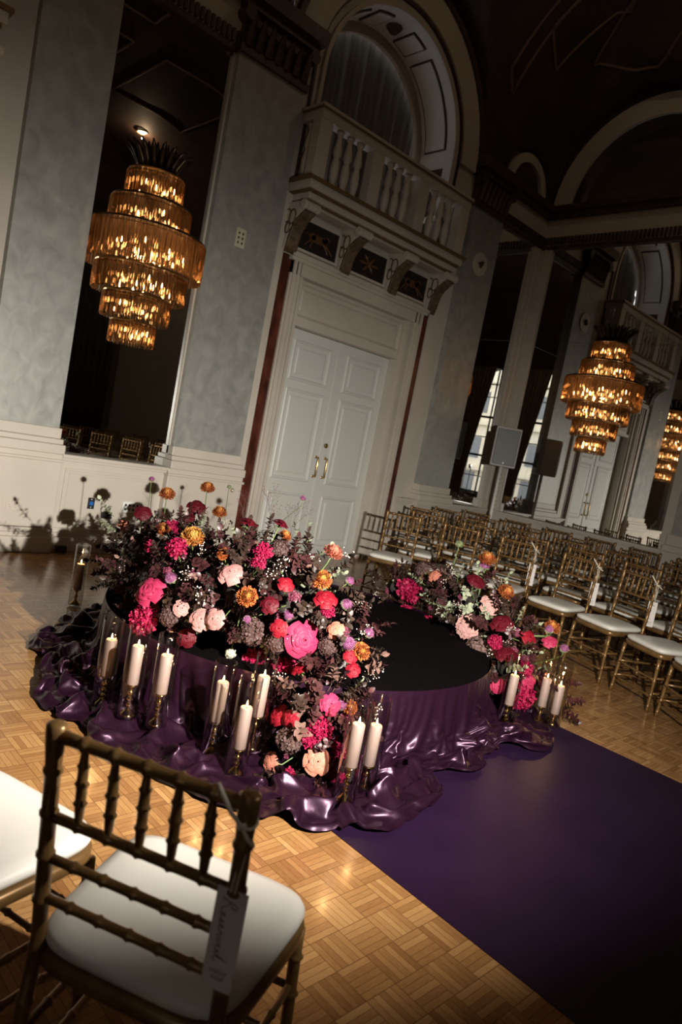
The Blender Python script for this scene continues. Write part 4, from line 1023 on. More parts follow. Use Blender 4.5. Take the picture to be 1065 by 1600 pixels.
BLOOMS = [
    ('thistle', 2.49, 4.5, 1.054, 0.023, (-0.21, -0.36, 0.91), 'tallest purple thistle, highest over the wall panel', 'A'),
    ('mum', 2.638, 4.51, 0.954, 0.061, (-0.22, -0.36, 0.91), 'bronze chrysanthemum on a tall stem beside the white socket plate', 'A'),
    ('mum', 3.031, 4.6, 1.023, 0.06, (-0.23, -0.35, 0.91), 'bronze chrysanthemum held highest, left of the dark marble strip', 'A'),
    ('mum', 3.113, 4.5, 0.855, 0.06, (-0.23, -0.34, 0.91), 'bronze chrysanthemum just below the highest one near the marble strip', 'A'),
    ('rose_dark', 2.387, 4.35, 0.829, 0.049, (-0.36, -0.7, 0.61), 'dark red rose bud at the upper left edge of the large arrangement', 'A'),
    ('rose_dark', 2.899, 4.5, 0.875, 0.058, (-0.38, -0.69, 0.61), 'dark red rose between the two tall bronze chrysanthemums', 'A'),
    ('rose_dark', 2.816, 4.45, 0.8, 0.038, (-0.38, -0.69, 0.62), 'small dark red rose tucked under the taller dark red rose', 'A'),
    ('pod', 3.3, 4.7, 1.042, 0.021, (-0.24, -0.34, 0.91), 'tiny pale seed head on a thin stem against the dark marble strip', 'A'),
    ('rose_dark', 2.227, 2.952, 1.045, 0.044, (-0.22, -0.11, 0.97), 'dark red rose at the top of the arrangement beside the thin twigs', 'A'),
    ('lily', 2.186, 4.2, 0.742, 0.051, (-0.36, -0.7, 0.62), 'peach lily leaning out at the far upper left', 'A'),
    ('mum', 2.296, 3.907, 0.805, 0.049, (-0.17, -0.58, 0.79), 'orange chrysanthemum seen side on above the gold one', 'A'),
    ('carn_magenta', 2.396, 3.945, 0.81, 0.046, (0.04, -0.53, 0.85), 'magenta ruffled bloom touching the gold chrysanthemum', 'A'),
    ('mum_gold', 2.001, 3.094, 0.928, 0.064, (-0.39, -0.38, 0.84), 'large golden chrysanthemum near the top of the arrangement', 'A'),
    ('carn_magenta', 1.911, 3.086, 0.872, 0.043, (-0.55, -0.39, 0.74), 'magenta ruffled bloom below the golden chrysanthemum', 'A'),
    ('carn_magenta', 1.881, 3.282, 0.827, 0.031, (-0.67, -0.04, 0.74), 'small magenta bloom left of the golden chrysanthemum', 'A'),
    ('mum', 1.996, 2.791, 0.914, 0.035, (-0.63, -0.4, 0.67), 'amber chrysanthemum half hidden in leaves at the middle top', 'A'),
    ('rose_pale', 1.991, 2.696, 0.832, 0.05, (-0.64, -0.57, 0.52), 'pale pink rose with reflexed outer petals, centre of the arrangement', 'A'),
    ('rose_hot', 1.798, 3.077, 0.643, 0.058, (-0.82, -0.45, 0.37), 'hot pink rose at the left above the first candles', 'A'),
    ('thistle', 1.853, 2.998, 0.735, 0.029, (-0.66, -0.56, 0.5), 'purple thistle between the hot pink rose and the pale pink one', 'A'),
    ('mum', 2.045, 2.609, 0.751, 0.052, (-0.55, -0.74, 0.39), 'orange chrysanthemum with a yellow heart, right of the pale pink rose', 'A'),
    ('rose_dark', 2.361, 2.846, 1.072, 0.038, (0.01, -0.3, 0.95), 'dark red rose standing above the bronze chrysanthemum in front of the door', 'A'),
    ('mum', 2.388, 2.819, 1.017, 0.038, (0.08, -0.36, 0.93), 'bronze chrysanthemum directly under a dark red rose, in front of the door', 'A'),
    ('hyd_dark', 2.255, 2.684, 0.978, 0.046, (-0.16, -0.59, 0.79), 'chocolate hydrangea head under the chrysanthemum by the door', 'A'),
    ('thistle', 3.146, 3.6, 1.14, 0.022, (-0.26, -0.32, 0.91), 'small thistle on the tall bare stem in front of the door', 'A'),
    ('mum_coral', 2.526, 2.576, 0.989, 0.054, (0.07, -0.38, 0.92), 'coral pink chrysanthemum standing clear at the upper right', 'A'),
    ('mum', 2.321, 2.41, 0.889, 0.053, (-0.33, -0.68, 0.66), 'orange chrysanthemum under the coral pink one', 'A'),
    ('rose_red', 2.324, 2.361, 0.804, 0.043, (-0.34, -0.79, 0.5), 'crimson rose below the two large chrysanthemums on the right', 'A'),
    ('carn_magenta', 2.336, 2.344, 0.751, 0.028, (-0.32, -0.85, 0.41), 'magenta frill just under the crimson rose on the right side', 'A'),
    ('carn_magenta', 2.15, 2.68, 0.959, 0.035, (-0.35, -0.58, 0.74), 'magenta ruffled bloom left of the chocolate hydrangea by the door', 'A'),
    ('carn_magenta', 2.109, 2.647, 0.907, 0.028, (-0.42, -0.64, 0.65), 'small magenta bloom deep in the middle leaves', 'A'),
    ('rose_red', 2.166, 2.486, 0.842, 0.031, (-0.63, -0.53, 0.56), 'small crimson rose in the middle of the arrangement', 'A'),
    ('thistle', 2.56, 2.45, 0.872, 0.023, (0.16, -0.68, 0.72), 'pink purple thistle leaning out over the dark stage on a pale stem', 'A'),
    ('thistle', 2.471, 2.356, 0.776, 0.029, (-0.04, -0.87, 0.49), 'large thistle at the right edge above the black stage top', 'A'),
    ('thistle', 2.17, 2.428, 0.711, 0.024, (-0.66, -0.68, 0.33), 'thistle in the middle left of the big hot pink rose', 'A'),
    ('thistle', 2.549, 2.242, 0.664, 0.025, (-0.18, -0.76, 0.63), 'thistle reaching furthest right over the stage top', 'A'),
    ('rose_hot', 2.247, 2.39, 0.598, 0.065, (-0.55, -0.83, 0.11), 'largest hot pink rose at the right middle of the arrangement', 'A'),
    ('rose_dark', 2.113, 2.512, 0.734, 0.034, (-0.78, -0.51, 0.37), 'dark red rose in the shadowed middle', 'A'),
    ('rose_red', 2.152, 2.458, 0.635, 0.034, (-0.74, -0.65, 0.18), 'crimson rose left of the largest hot pink rose', 'A'),
    ('rose_peach', 2.391, 2.314, 0.661, 0.034, (-0.63, -0.51, 0.59), 'small pale peach rose right of the largest hot pink rose', 'A'),
    ('hyd_dark', 2.107, 2.597, 0.572, 0.063, (-0.5, -0.86, 0.07), 'large chocolate hydrangea left of the largest hot pink rose', 'A'),
    ('thistle', 2.063, 2.599, 0.638, 0.019, (-0.56, -0.81, 0.2), 'small thistle resting on the large chocolate hydrangea', 'A'),
    ('hyd_dark', 2.17, 2.479, 0.559, 0.053, (-0.76, -0.66, 0.02), 'chocolate hydrangea directly below the crimson rose in the middle', 'A'),
    ('celosia', 1.82, 3.124, 0.476, 0.069, (-0.91, -0.42, 0.05), 'magenta cockscomb bloom above the first candle glasses', 'A'),
    ('hyd_dark', 1.86, 2.967, 0.545, 0.048, (-0.71, -0.68, 0.18), 'dark plum hydrangea beside the magenta cockscomb', 'A'),
    ('rose_mauve', 1.892, 2.919, 0.598, 0.032, (-0.62, -0.74, 0.27), 'half open dusty pink rose left of the pair of cream pink roses', 'A'),
    ('rose_mauve', 1.939, 2.795, 0.576, 0.044, (-0.88, -0.47, 0.09), 'cream pink rose, left one of the touching pair', 'A'),
    ('rose_mauve', 1.961, 2.72, 0.603, 0.041, (-0.79, -0.6, 0.14), 'cream pink rose, right one of the touching pair', 'A'),
    ('rose_dark', 1.963, 2.93, 0.437, 0.039, (-0.56, -0.83, -0.04), 'maroon rose above the third candle glass', 'A'),
    ('rose_mauve', 2.135, 3.027, 0.3, 0.048, (-0.25, -0.85, -0.46), 'dusty mauve rose hanging lowest at the left, over the satin', 'A'),
    ('sedum', 2.128, 2.765, 0.402, 0.029, (-0.61, -0.69, -0.38), 'pale green sedum cluster under the chocolate hydrangea', 'A'),
    ('hyd_taupe', 2.135, 2.787, 0.304, 0.053, (-0.59, -0.64, -0.49), 'taupe hydrangea behind the top of the middle candle', 'A'),
    ('carn_magenta', 2.261, 2.725, 0.372, 0.057, (-0.26, -0.85, -0.45), 'bright magenta carnation above the rear candle of the middle group', 'A'),
    ('carn_magenta', 2.328, 2.559, 0.386, 0.049, (-0.55, -0.66, -0.51), 'bright magenta carnation right of the taupe hydrangea', 'A'),
    ('rose_red', 2.276, 2.39, 0.444, 0.037, (-0.39, 0.19, 0.9), 'bright red rose right of the magenta carnations', 'A'),
    ('thistle', 2.429, 2.252, 0.612, 0.034, (-0.54, -0.71, 0.46), 'green and purple thistle head on the pale diagonal stem', 'A'),
    ('rose_red', 2.443, 2.237, 0.551, 0.028, (-0.52, -0.8, 0.3), 'small red rose under the big thistle head at the right', 'A'),
    ('mum', 2.494, 2.22, 0.58, 0.047, (-0.36, -0.85, 0.38), 'orange chrysanthemum facing right, at the right edge over the stage', 'A'),
    ('hyd_dark', 2.358, 2.317, 0.581, 0.044, (-0.76, -0.53, 0.38), 'brown hydrangea between the hot pink rose and the thistle head', 'A'),
    ('rose_hot', 2.232, 2.11, 0.386, 0.038, (-0.47, -0.63, 0.62), 'hot pink rose above the pair of tall candles', 'A'),
    ('thistle', 2.288, 2.087, 0.385, 0.023, (-0.32, -0.71, 0.63), 'thistle beside the hot pink rose above the pair of tall candles', 'A'),
    ('mum', 2.331, 2.076, 0.374, 0.038, (-0.2, -0.76, 0.62), 'orange chrysanthemum behind the rim of the tall candle glass', 'A'),
    ('rose_red', 2.125, 2.314, 0.261, 0.042, (-0.94, -0.06, 0.33), 'red rose, left one of the two in the cascade near the floor', 'A'),
    ('rose_red', 2.121, 2.232, 0.279, 0.035, (-0.88, -0.32, 0.36), 'red rose, right one of the two in the cascade near the floor', 'A'),
    ('carn_magenta', 2.197, 2.1, 0.27, 0.046, (-0.62, -0.72, 0.32), 'magenta carnation in the middle of the cascade', 'A'),
    ('carn_magenta', 2.154, 2.126, 0.235, 0.038, (-0.47, -0.51, 0.72), 'magenta carnation low in the cascade beside the chocolate hydrangea', 'A'),
    ('hyd_dark', 2.094, 2.183, 0.206, 0.058, (-0.69, -0.33, 0.64), 'chocolate hydrangea low in the cascade above the peach roses', 'A'),
    ('rose_peach', 2.082, 2.263, 0.06, 0.041, (-0.98, -0.06, 0.17), 'peach rose lying lowest at the left on the satin', 'A'),
    ('rose_peach', 2.174, 2.065, 0.144, 0.046, (-0.44, -0.78, 0.45), 'open peach rose beside the tall candle pair', 'A'),
    ('carn_magenta', 2.308, 2.081, 0.05, 0.056, (0.08, -0.99, 0.09), 'magenta carnation at the foot of the cascade beside the gold holder', 'A'),
    ('carn_magenta', 2.097, 2.144, 0.06, 0.023, (-0.82, -0.56, 0.15), 'small magenta bloom on the satin at the foot of the cascade', 'A'),
    ('carn_magenta', 2.329, 2.087, 0.167, 0.039, (0.16, -0.79, 0.6), 'magenta carnation behind the left one of the tall candle pair', 'A'),
    ('rose_red', 2.488, 2.239, 0.475, 0.028, (-0.43, -0.9, 0.07), 'red rose hanging at the right rim of the stage', 'A'),
    ('carn_magenta', 4.278, 3.448, 0.523, 0.076, (-0.35, -0.85, 0.4), 'magenta bloom at the far left end of the small arrangement', 'B'),
    ('carn_magenta', 4.232, 3.332, 0.515, 0.055, (-0.88, 0.42, 0.21), 'magenta bloom right beside the left end one of the small arrangement', 'B'),
    ('carn_magenta', 4.36, 3.48, 0.374, 0.047, (-0.03, -0.96, -0.27), 'magenta bloom lowest at the left end of the small arrangement', 'B'),
    ('hyd_dark', 4.273, 3.337, 0.73, 0.065, (-0.55, 0.28, 0.78), 'dark brown hydrangea at the upper left of the small arrangement', 'B'),
    ('mum', 4.338, 2.826, 0.929, 0.07, (-0.19, -0.14, 0.97), 'bronze chrysanthemum on top of the small arrangement in front of the chairs', 'B'),
    ('thistle', 4.331, 2.832, 0.879, 0.037, (-0.19, -0.13, 0.97), 'thistle in front of the top bronze chrysanthemum of the small arrangement', 'B'),
    ('thistle_green', 4.43, 3.164, 0.968, 0.03, (-0.17, -0.18, 0.97), 'green thistle standing highest over the small arrangement', 'B'),
    ('rose_dark', 4.146, 2.757, 0.784, 0.054, (-0.6, -0.29, 0.75), 'dark red rose under the top chrysanthemum of the small arrangement', 'B'),
    ('mum', 4.327, 2.612, 0.744, 0.064, (-0.19, -0.68, 0.71), 'orange chrysanthemum at the right side of the small arrangement', 'B'),
    ('rose_peach', 4.22, 3.173, 0.713, 0.044, (-0.69, -0.14, 0.71), 'small peach rose at the upper left of the small arrangement', 'B'),
    ('carn_pink', 4.157, 2.607, 0.66, 0.062, (-0.59, -0.65, 0.47), 'pale pink carnation, upper right one of two, in the sage leaves', 'B'),
    ('carn_pink', 4.088, 2.698, 0.476, 0.072, (-0.86, -0.5, 0.04), 'pale pink carnation facing the stage, lower left one of two', 'B'),
    ('hyd_mauve', 4.188, 2.833, 0.268, 0.065, (-0.81, -0.22, -0.55), 'mauve pink hydrangea on the rim of the stage', 'B'),
    ('hyd_taupe', 4.048, 2.56, 0.351, 0.087, (-0.93, 0.23, -0.28), 'brown hydrangea on the rim of the stage above the satin skirt', 'B'),
    ('rose_dark', 3.993, 2.394, 0.598, 0.059, (-0.73, -0.37, 0.58), 'deep red rose, right of the lower pale pink carnation', 'B'),
    ('rose_dark', 3.999, 2.315, 0.411, 0.058, (-0.66, -0.33, 0.68), 'deep red rose over the stage rim above the short candle', 'B'),
    ('carn_magenta', 3.966, 2.395, 0.476, 0.038, (-0.89, -0.4, 0.23), 'magenta bloom between the two deep red roses', 'B'),
    ('carn_magenta', 4.293, 3.193, 0.341, 0.045, (-0.82, -0.16, -0.54), 'deep magenta bloom low at the left of the small arrangement', 'B'),
    ('rose_red', 4.15, 2.268, 0.531, 0.047, (-0.29, -0.86, 0.43), 'red rose above the candle pair of the small arrangement', 'B'),
    ('rose_hot', 4.311, 2.2, 0.522, 0.039, (-0.49, -0.59, 0.64), 'hot pink rose standing clear at the right of the small arrangement', 'B'),
    ('mum', 4.302, 2.2, 0.621, 0.056, (-0.33, -0.23, 0.92), 'rust chrysanthemum highest at the right end of the small arrangement', 'B'),
    ('thistle', 4.226, 2.18, 0.618, 0.03, (-0.33, -0.23, 0.92), 'thistle in front of the rust chrysanthemum at the right end', 'B'),
    ('thistle', 4.335, 2.1, 0.507, 0.03, (-0.33, -0.22, 0.92), 'thistle reaching furthest right, beside the chair legs', 'B'),
    ('rose_hot', 4.127, 2.198, 0.285, 0.05, (-0.26, -0.92, 0.29), 'hot pink rose between the three candles of the right group', 'B'),
    ('rose_hot', 3.988, 2.32, 0.2, 0.038, (-0.91, -0.4, -0.08), 'hot pink rose low beside the satin skirt at the right', 'B'),
    ('carn_magenta', 4.104, 2.201, 0.177, 0.071, (-0.32, -0.8, 0.51), 'magenta carnation on the floor between the right candles', 'B'),
    ('carn_magenta', 4.085, 2.208, 0.351, 0.042, (-0.39, -0.77, 0.51), 'magenta bloom above the right candles', 'B'),
    ('carn_magenta', 4.059, 2.207, 0.136, 0.046, (-0.54, -0.78, 0.32), 'magenta carnation lowest beside the short candle', 'B'),
]
MOUND_A = [(3.22, 4.384, 0.5, 0.24), (2.698, 4.36, 0.56, 0.31), (2.307, 4.063, 0.56, 0.29), (2.125, 3.604, 0.56, 0.29), (2.125, 3.166, 0.62, 0.34), (2.245, 2.88, 0.7, 0.34), (2.391, 2.645, 0.7, 0.31), (2.538, 2.424, 0.56, 0.21), (2.328, 2.264, 0.28, 0.21), (2.236, 2.221, 0.12, 0.17)]
MOUND_B = [(4.303, 3.594, 0.5, 0.15), (4.378, 3.162, 0.56, 0.22), (4.298, 2.811, 0.58, 0.26), (4.152, 2.466, 0.5, 0.2), (4.117, 2.367, 0.3, 0.17), (4.305, 2.337, 0.3, 0.18), (4.114, 2.336, 0.14, 0.14)]

# ================================================================== FLOWERS
rng = random.Random(11)
def petal_mat(name, col, col2=None, rough=.55, trans=.25):
    m = mat(name, col, rough)
    if col2: noise_col(m, col, col2, 14., 4., .35, .65)
    b = m.node_tree.nodes['Principled BSDF']; b.inputs['Specular IOR Level'].default_value = .18
    return m
PM = dict(
    rose_dark=petal_mat('petal_dark_red', (.042, .0015, .004), (.085, .003, .009)), rose_red=petal_mat('petal_crimson', (.12, .002, .007), (.20, .005, .014)),
    rose_hot=petal_mat('petal_hot_pink', (.21, .010, .038), (.31, .024, .068)), rose_pale=petal_mat('petal_pale_pink', (.29, .115, .11), (.37, .17, .155)),
    rose_mauve=petal_mat('petal_dusty_mauve', (.25, .11, .105), (.34, .18, .16)), rose_peach=petal_mat('petal_peach', (.33, .10, .066), (.41, .16, .11)),
    mum=petal_mat('petal_bronze', (.24, .052, .017), (.35, .095, .028)), mum_in=petal_mat('petal_gold', (.36, .14, .024), (.46, .23, .055)),
    mum_coral=petal_mat('petal_coral', (.36, .080, .050), (.46, .14, .085)), magenta=petal_mat('petal_magenta', (.14, .002, .018), (.29, .008, .050)),
    carn_pink=petal_mat('petal_pale_carnation', (.30, .15, .14), (.38, .22, .19)), choc=petal_mat('petal_chocolate', (.030, .015, .015), (.085, .048, .042)),
    taupe=petal_mat('petal_taupe', (.075, .042, .038), (.16, .10, .085)), hmauve=petal_mat('petal_mauve', (.42, .20, .24), (.56, .33, .36)),
    thistle=petal_mat('thistle_purple', (.12, .032, .085), (.27, .095, .19)), tgreen=petal_mat('thistle_green', (.13, .16, .07), (.22, .25, .13)),
    sedum=petal_mat('sedum_green', (.30, .32, .24), (.46, .46, .36)), plum=petal_mat('petal_plum', (.09, .018, .035), (.16, .035, .06)))
stem_m = mat('green_stem', (.09, .13, .035), .5)
leaf_burg = noise_col(mat('leaf_burgundy', rough=.42), (.022, .006, .008), (.070, .024, .023), 9.)
leaf_dark = noise_col(mat('leaf_dark_green', rough=.45), (.016, .009, .007), (.042, .024, .017), 9.)
leaf_sage = noise_col(mat('leaf_sage', rough=.6), (.18, .20, .13), (.30, .32, .22), 6.)
leaf_taupe = noise_col(mat('leaf_taupe', rough=.5), (.09, .045, .036), (.19, .11, .09), 7.)
for m_ in (leaf_burg, leaf_dark, leaf_sage, leaf_taupe): m_.node_tree.nodes['Principled BSDF'].inputs['Specular IOR Level'].default_value = .3
berry_m = mat('white_berry', (.72, .62, .52), .3)
twig_m = mat('brown_twig', (.06, .03, .02), .6)

def petal_grid(q, fn, nu, nv):
    V = [fn(-1 + 2 * i / nu, j / nv) for j in range(nv + 1) for i in range(nu + 1)]
    F = [(j * (nu + 1) + i, j * (nu + 1) + i + 1, (j + 1) * (nu + 1) + i + 1, (j + 1) * (nu + 1) + i) for j in range(nv) for i in range(nu)]
    q.add(V, F)
def rose_mesh(seed, open_=1., ruffle=0.):
    """unit radius bloom opening along +z"""
    r_ = random.Random(seed); q = MB()
    layers = [(2, .10, 1.06, .10, .6), (3, .20, 1.05, .20, .62), (3, .33, 1.02, .34, .64), (4, .50, .95, .54, .62), (5, .66, .78, .76, .60), (5, .80, .46, 1.0, .56)]
    for li, (n, rad, h_, flare, wd) in enumerate(layers):
        ph = r_.random() * 6.28
        for k in range(n):
            a0 = ph + 2 * PI * k / n + r_.uniform(-.12, .12); hw = PI / n * (1.6 if li < 3 else 1.32); hh = h_ * r_.uniform(.92, 1.06); fl = (rad + (flare - rad) * open_) * r_.uniform(.94, 1.04)
            curl = (.06 + .24 * li / 5) * r_.uniform(.7, 1.5); sk = r_.uniform(-.1, .1)
            def f(u, v, a0=a0, hw=hw, hh=hh, fl=fl, rad=rad, curl=curl, li=li, sk=sk):
                wv = math.sin(min(1., v * 1.25 + .22) * PI * .5) ** .8 * (1 - .45 * max(0, v - .72) / .28 * abs(u))
                a = a0 + u * hw * wv + sk * v
                rr = .04 + (rad * .55) * math.sin(v * PI / 2) + (fl - rad * .55) * v ** 1.7 + .03 * u * (1 if li % 2 else -1)
                rr += ruffle * .05 * math.sin(u * 9 + a0 * 5) * v
                z = -.35 + (hh + .35) * math.sin(min(1., v * 1.05) * PI / 2) - curl * max(0., v - .78) / .22 * (1 + .5 * u * u) - .05 * u * u * v
                rr += curl * .8 * max(0., v - .70) / .30 - .03 * math.sin(v * PI) * (1 - u * u)
                return (rr * math.cos(a), rr * math.sin(a), z * .72)
            petal_grid(q, f, 6, 7)
    return q
def mum_mesh(seed, inner=.42):
    r_ = random.Random(seed); q = MB(); n = 330
    for i in range(n):
        t = (i + .5) / n; ph = i * 2.39996 + r_.uniform(-.12, .12)
        el = PI / 2 - .10 - t * 1.95                              # from the crown to a little under the equator
        ln = (.80 + .20 * min(1, t * 2)) * r_.uniform(.88, 1.08); w_ = .045 + .028 * t
        c_, s_ = math.cos(ph), math.sin(ph)
        q.cur = 1 if t < inner * r_.uniform(.5, 1.5) or r_.random() < .12 else 0
        V = []; hook = r_.uniform(.5, .95) * (1.0 if t < .6 else .55)
        for j in range(6):
            v = j / 5
            rr = ln * (v if v < .8 else .8 + (v - .8) * .55); e_ = el + hook * max(0., v - .35) ** 1.6   # tips incurve towards the crown
            x = rr * math.cos(min(e_, PI / 2)) ; z = rr * math.sin(e_) * .86
            ww = w_ * (.45 + .75 * v if v < .8 else 1.0 - (v - .8) * 2.6)
            for u in (-1, 0, 1): V.append((x * c_ - ww * u * s_, x * s_ + ww * u * c_, z + (.035 * v if u else 0)))
        q.add(V, [(3 * j + k, 3 * j + k + 1, 3 * j + k + 4, 3 * j + k + 3) for j in range(5) for k in range(2)])
    q.cur = 0; q.lathe([(.001, -.34), (.25, -.30), (.48, -.05), (.42, .3), (.2, .5), (.01, .55)], n=12)
    return q
def ball_dirs(n, lo=-.35):
    return [(i * 2.39996, lo + (1 - lo) * (1 - (i + .5) / n)) for i in range(n)]
def floret_mesh(seed, n=70, fr=.20, pet=4, ruff=0., lo=-.3, squash=.75):
    r_ = random.Random(seed); q = MB()
    for ph, zz in ball_dirs(n, lo):
        rr = math.sqrt(max(0, 1 - zz * zz)); R0 = r_.uniform(.74, 1.0); nrm = Vector((rr * math.cos(ph), rr * math.sin(ph), zz)); c_ = Vector((nrm.x * R0, nrm.y * R0, nrm.z * R0 * squash))
        nrm = (nrm + Vector((r_.uniform(-.35, .35), r_.uniform(-.35, .35), r_.uniform(-.2, .4)))).normalized()
        u = nrm.orthogonal().normalized(); w_ = nrm.cross(u); a0 = r_.random() * 6.28; s = fr * r_.uniform(.75, 1.2)
        for k in range(pet):
            a = a0 + 2 * PI * k / pet; d = u * math.cos(a) + w_ * math.sin(a); t = u * -math.sin(a) + w_ * math.cos(a)
            cup = .25 + ruff * r_.uniform(0, .9)
            V = [c_, c_ + d * s * .55 + t * s * .48 + nrm * s * cup * .5, c_ + d * s * .55 - t * s * .48 + nrm * s * cup * .5, c_ + d * s * 1.0 + t * s * .34 + nrm * s * cup, c_ + d * s * 1.0 - t * s * .34 + nrm * s * (cup - .1), c_ + d * s * .6 + nrm * s * (.1 + ruff * .2)]
            q.add(V, [(0, 1, 5), (0, 5, 2), (1, 3, 5), (5, 4, 2), (5, 3, 4)])
    q.lathe([(.001, -.45), (.45, -.3), (.72, .0), (.6, .38), (.3, .55), (.01, .6)], n=12)
    return q
def thistle_mesh(seed):
    r_ = random.Random(seed); q = MB()
    for i, (ph, zz) in enumerate(ball_dirs(150, -.55)):
        q.cur = 0 if zz > -.15 else 1
        rr = math.sqrt(max(0, 1 - zz * zz)); n_ = Vector((rr * math.cos(ph), rr * math.sin(ph), zz)); u = n_.orthogonal().normalized(); w_ = n_.cross(u)
        b0 = n_ * .62; L_ = r_.uniform(.92, 1.08)
        V = [b0 + u * .07, b0 - u * .035 + w_ * .06, b0 - u * .035 - w_ * .06, n_ * L_]
        q.add(V, [(0, 1, 3), (1, 2, 3), (2, 0, 3)])
    q.cur = 0; q.lathe([(.2, -.62), (.55, -.35), (.68, 0), (.55, .38), (.01, .66)], n=12)
    return q
def lily_mesh(seed):
    q = MB()
    for k in range(6):
        a0 = k * PI / 3
        def f(u, v, a0=a0, k=k):
            w_ = .36 * math.sin(min(1, v * .9 + .08) * PI) ** .7
            rr = .10 + .30 * v + .72 * max(0, v - .5) ** 1.5 * 1.6; z = 1.25 * math.sin(v * PI * .62) - .55
            a = a0 + u * w_ / max(rr, .18); return (rr * math.cos(a), rr * math.sin(a), z - .1 * u * u)
        petal_grid(q, f, 4, 7)
    return q
def base_of(kind, seed):
    if kind.startswith('rose'): return rose_mesh(seed, {'rose_dark': .75, 'rose_mauve': .95}.get(kind, 1.)), [PM[kind]]
    if kind == 'mum': return mum_mesh(seed, .30), [PM['mum'], PM['mum_in']]
    if kind == 'mum_gold': return mum_mesh(seed, .95), [PM['mum'], PM['mum_in']]
    if kind == 'mum_coral': return mum_mesh(seed, .08), [PM['mum_coral'], PM['rose_peach']]
    if kind == 'carn_magenta': return floret_mesh(seed, 52, .34, 3, 1.0, -.25, .8), [PM['magenta']]
    if kind == 'celosia': return floret_mesh(seed, 120, .24, 3, 1.3, -.3, .9), [PM['magenta']]
    if kind == 'carn_pink': return rose_mesh(seed, 1., 1.6), [PM['carn_pink']]
    if kind == 'hyd_dark': return floret_mesh(seed, 95, .20, 4, .3), [PM['choc']]
    if kind == 'hyd_taupe': return floret_mesh(seed, 110, .17, 4, .3), [PM['taupe']]
    if kind == 'hyd_mauve': return floret_mesh(seed, 70, .22, 4, .3), [PM['hmauve']]
    if kind == 'sedum': return floret_mesh(seed, 80, .18, 4, .2), [PM['sedum']]
    if kind == 'thistle': return thistle_mesh(seed), [PM['thistle'], PM['tgreen']]
    if kind in ('thistle_green', 'pod'): return thistle_mesh(seed), [PM['tgreen'], PM['tgreen']]
    if kind == 'lily': return lily_mesh(seed), [PM['rose_peach']]
NAMES = {'rose': ('rose', 'rose'), 'mum': ('chrysanthemum', 'chrysanthemum'), 'carn_magenta': ('magenta_bloom', 'flower'), 'carn_pink': ('carnation', 'carnation'), 'celosia': ('cockscomb_bloom', 'flower'), 'hyd': ('hydrangea', 'hydrangea'),
         'sedum': ('sedum_cluster', 'flower'), 'thistle': ('thistle', 'thistle'), 'pod': ('seed_head', 'seed head'), 'lily': ('lily', 'lily')}
def kind_name(k):
    for p in ('carn_magenta', 'carn_pink', 'rose', 'mum', 'celosia', 'hyd', 'sedum', 'thistle', 'pod', 'lily'):
        if k.startswith(p): return NAMES[p]
CACHE = {}
def bloom_data(kind, var):
    key = (kind, var)
    if key not in CACHE:
        q, ms = base_of(kind, hash_seed(kind) + var * 17)
        o = q.build(kind_name(kind)[0] + '_head', ms, smooth=not kind.startswith(('hyd', 'carn_magenta', 'thistle')), fixn=False)
        CACHE[key] = o.data; bpy.data.objects.remove(o)
    return CACHE[key]
def hash_seed(s): return sum((i + 1) * ord(c_) for i, c_ in enumerate(s)) % 9973
def nearest_core(P, mound):
    return min(mound, key=lambda s: (Vector(s[:3]) - P).length)
for bi, (kind, x, y, z, rad, nrm, lab, side) in enumerate(BLOOMS):
    P = Vector((x, y, z)); N_v = (Vector(nrm).normalized() + (Vector((rng.uniform(-.35, .35), rng.uniform(-.35, .35), rng.uniform(.0, .5))) if kind.startswith('rose') else Vector((0, 0, .1)))).normalized()
    nm, cat = kind_name(kind)
    root = empty(nm, P, label=lab, cat=cat, group='blooms of the large arrangement' if side == 'A' else 'blooms of the small arrangement')
    me = bloom_data(kind, bi % 3)
    b = bpy.data.objects.new('flower_head', me); COL.objects.link(b); b.parent = root
    sc_ = rad * {'rose': 1.05, 'chrysanthemum': 1.08, 'hydrangea': 1.08, 'magenta_bloom': 1.1, 'lily': 1.2, 'thistle': 1.12}.get(nm, 1.0)
    b.scale = (sc_, sc_, sc_)
    tw = Matrix.Rotation(rng.random() * 6.28, 4, 'Z')
    rot = N_v.to_track_quat('Z', 'Y').to_matrix().to_4x4() @ tw
    b.rotation_euler = rot.to_euler()
    # stem from the bloom down into the heart of the arrangement
    core = Vector(nearest_core(P, MOUND_A if side == 'A' else MOUND_B)[:3])
    if z > .80 and side == 'A' and y > 4.1: core = Vector((P.x * .9 + core.x * .1, P.y * .9 + core.y * .1, .58))
    q = MB(); a = -N_v * rad * .3; c_ = core - P; m_ = a + (c_ - a) * .5 + Vector((0, 0, -.0)) + N_v * -.02
    q.tube([a, a + (-N_v) * min(.05, c_.length * .3), m_ + (-N_v) * .01, c_], [.0024 if rad < .03 else .0034] * 4, 6)
    q.build('stem', stem_m, root, smooth=True)
    if nm in ('rose', 'chrysanthemum', 'carnation'):
        q = MB()
        for k in range(5):
            an = 2 * PI * k / 5 + bi; d = Vector((math.cos(an), math.sin(an), -.25)); t = Vector((-math.sin(an), math.cos(an), 0)); L_ = rad * (.8 if nm == 'rose' else .45)
            V = [Vector((0, 0, -.24 * rad)), d * L_ * .5 + t * L_ * .16 + Vector((0, 0, -.24 * rad)), d * L_ * .5 - t * L_ * .16 + Vector((0, 0, -.24 * rad)), d * L_ + Vector((0, 0, -.35 * rad))]
            q.add(V, [(0, 1, 3, 2)])
        s_ = q.build('sepals', stem_m, root); s_.rotation_euler = rot.to_euler()

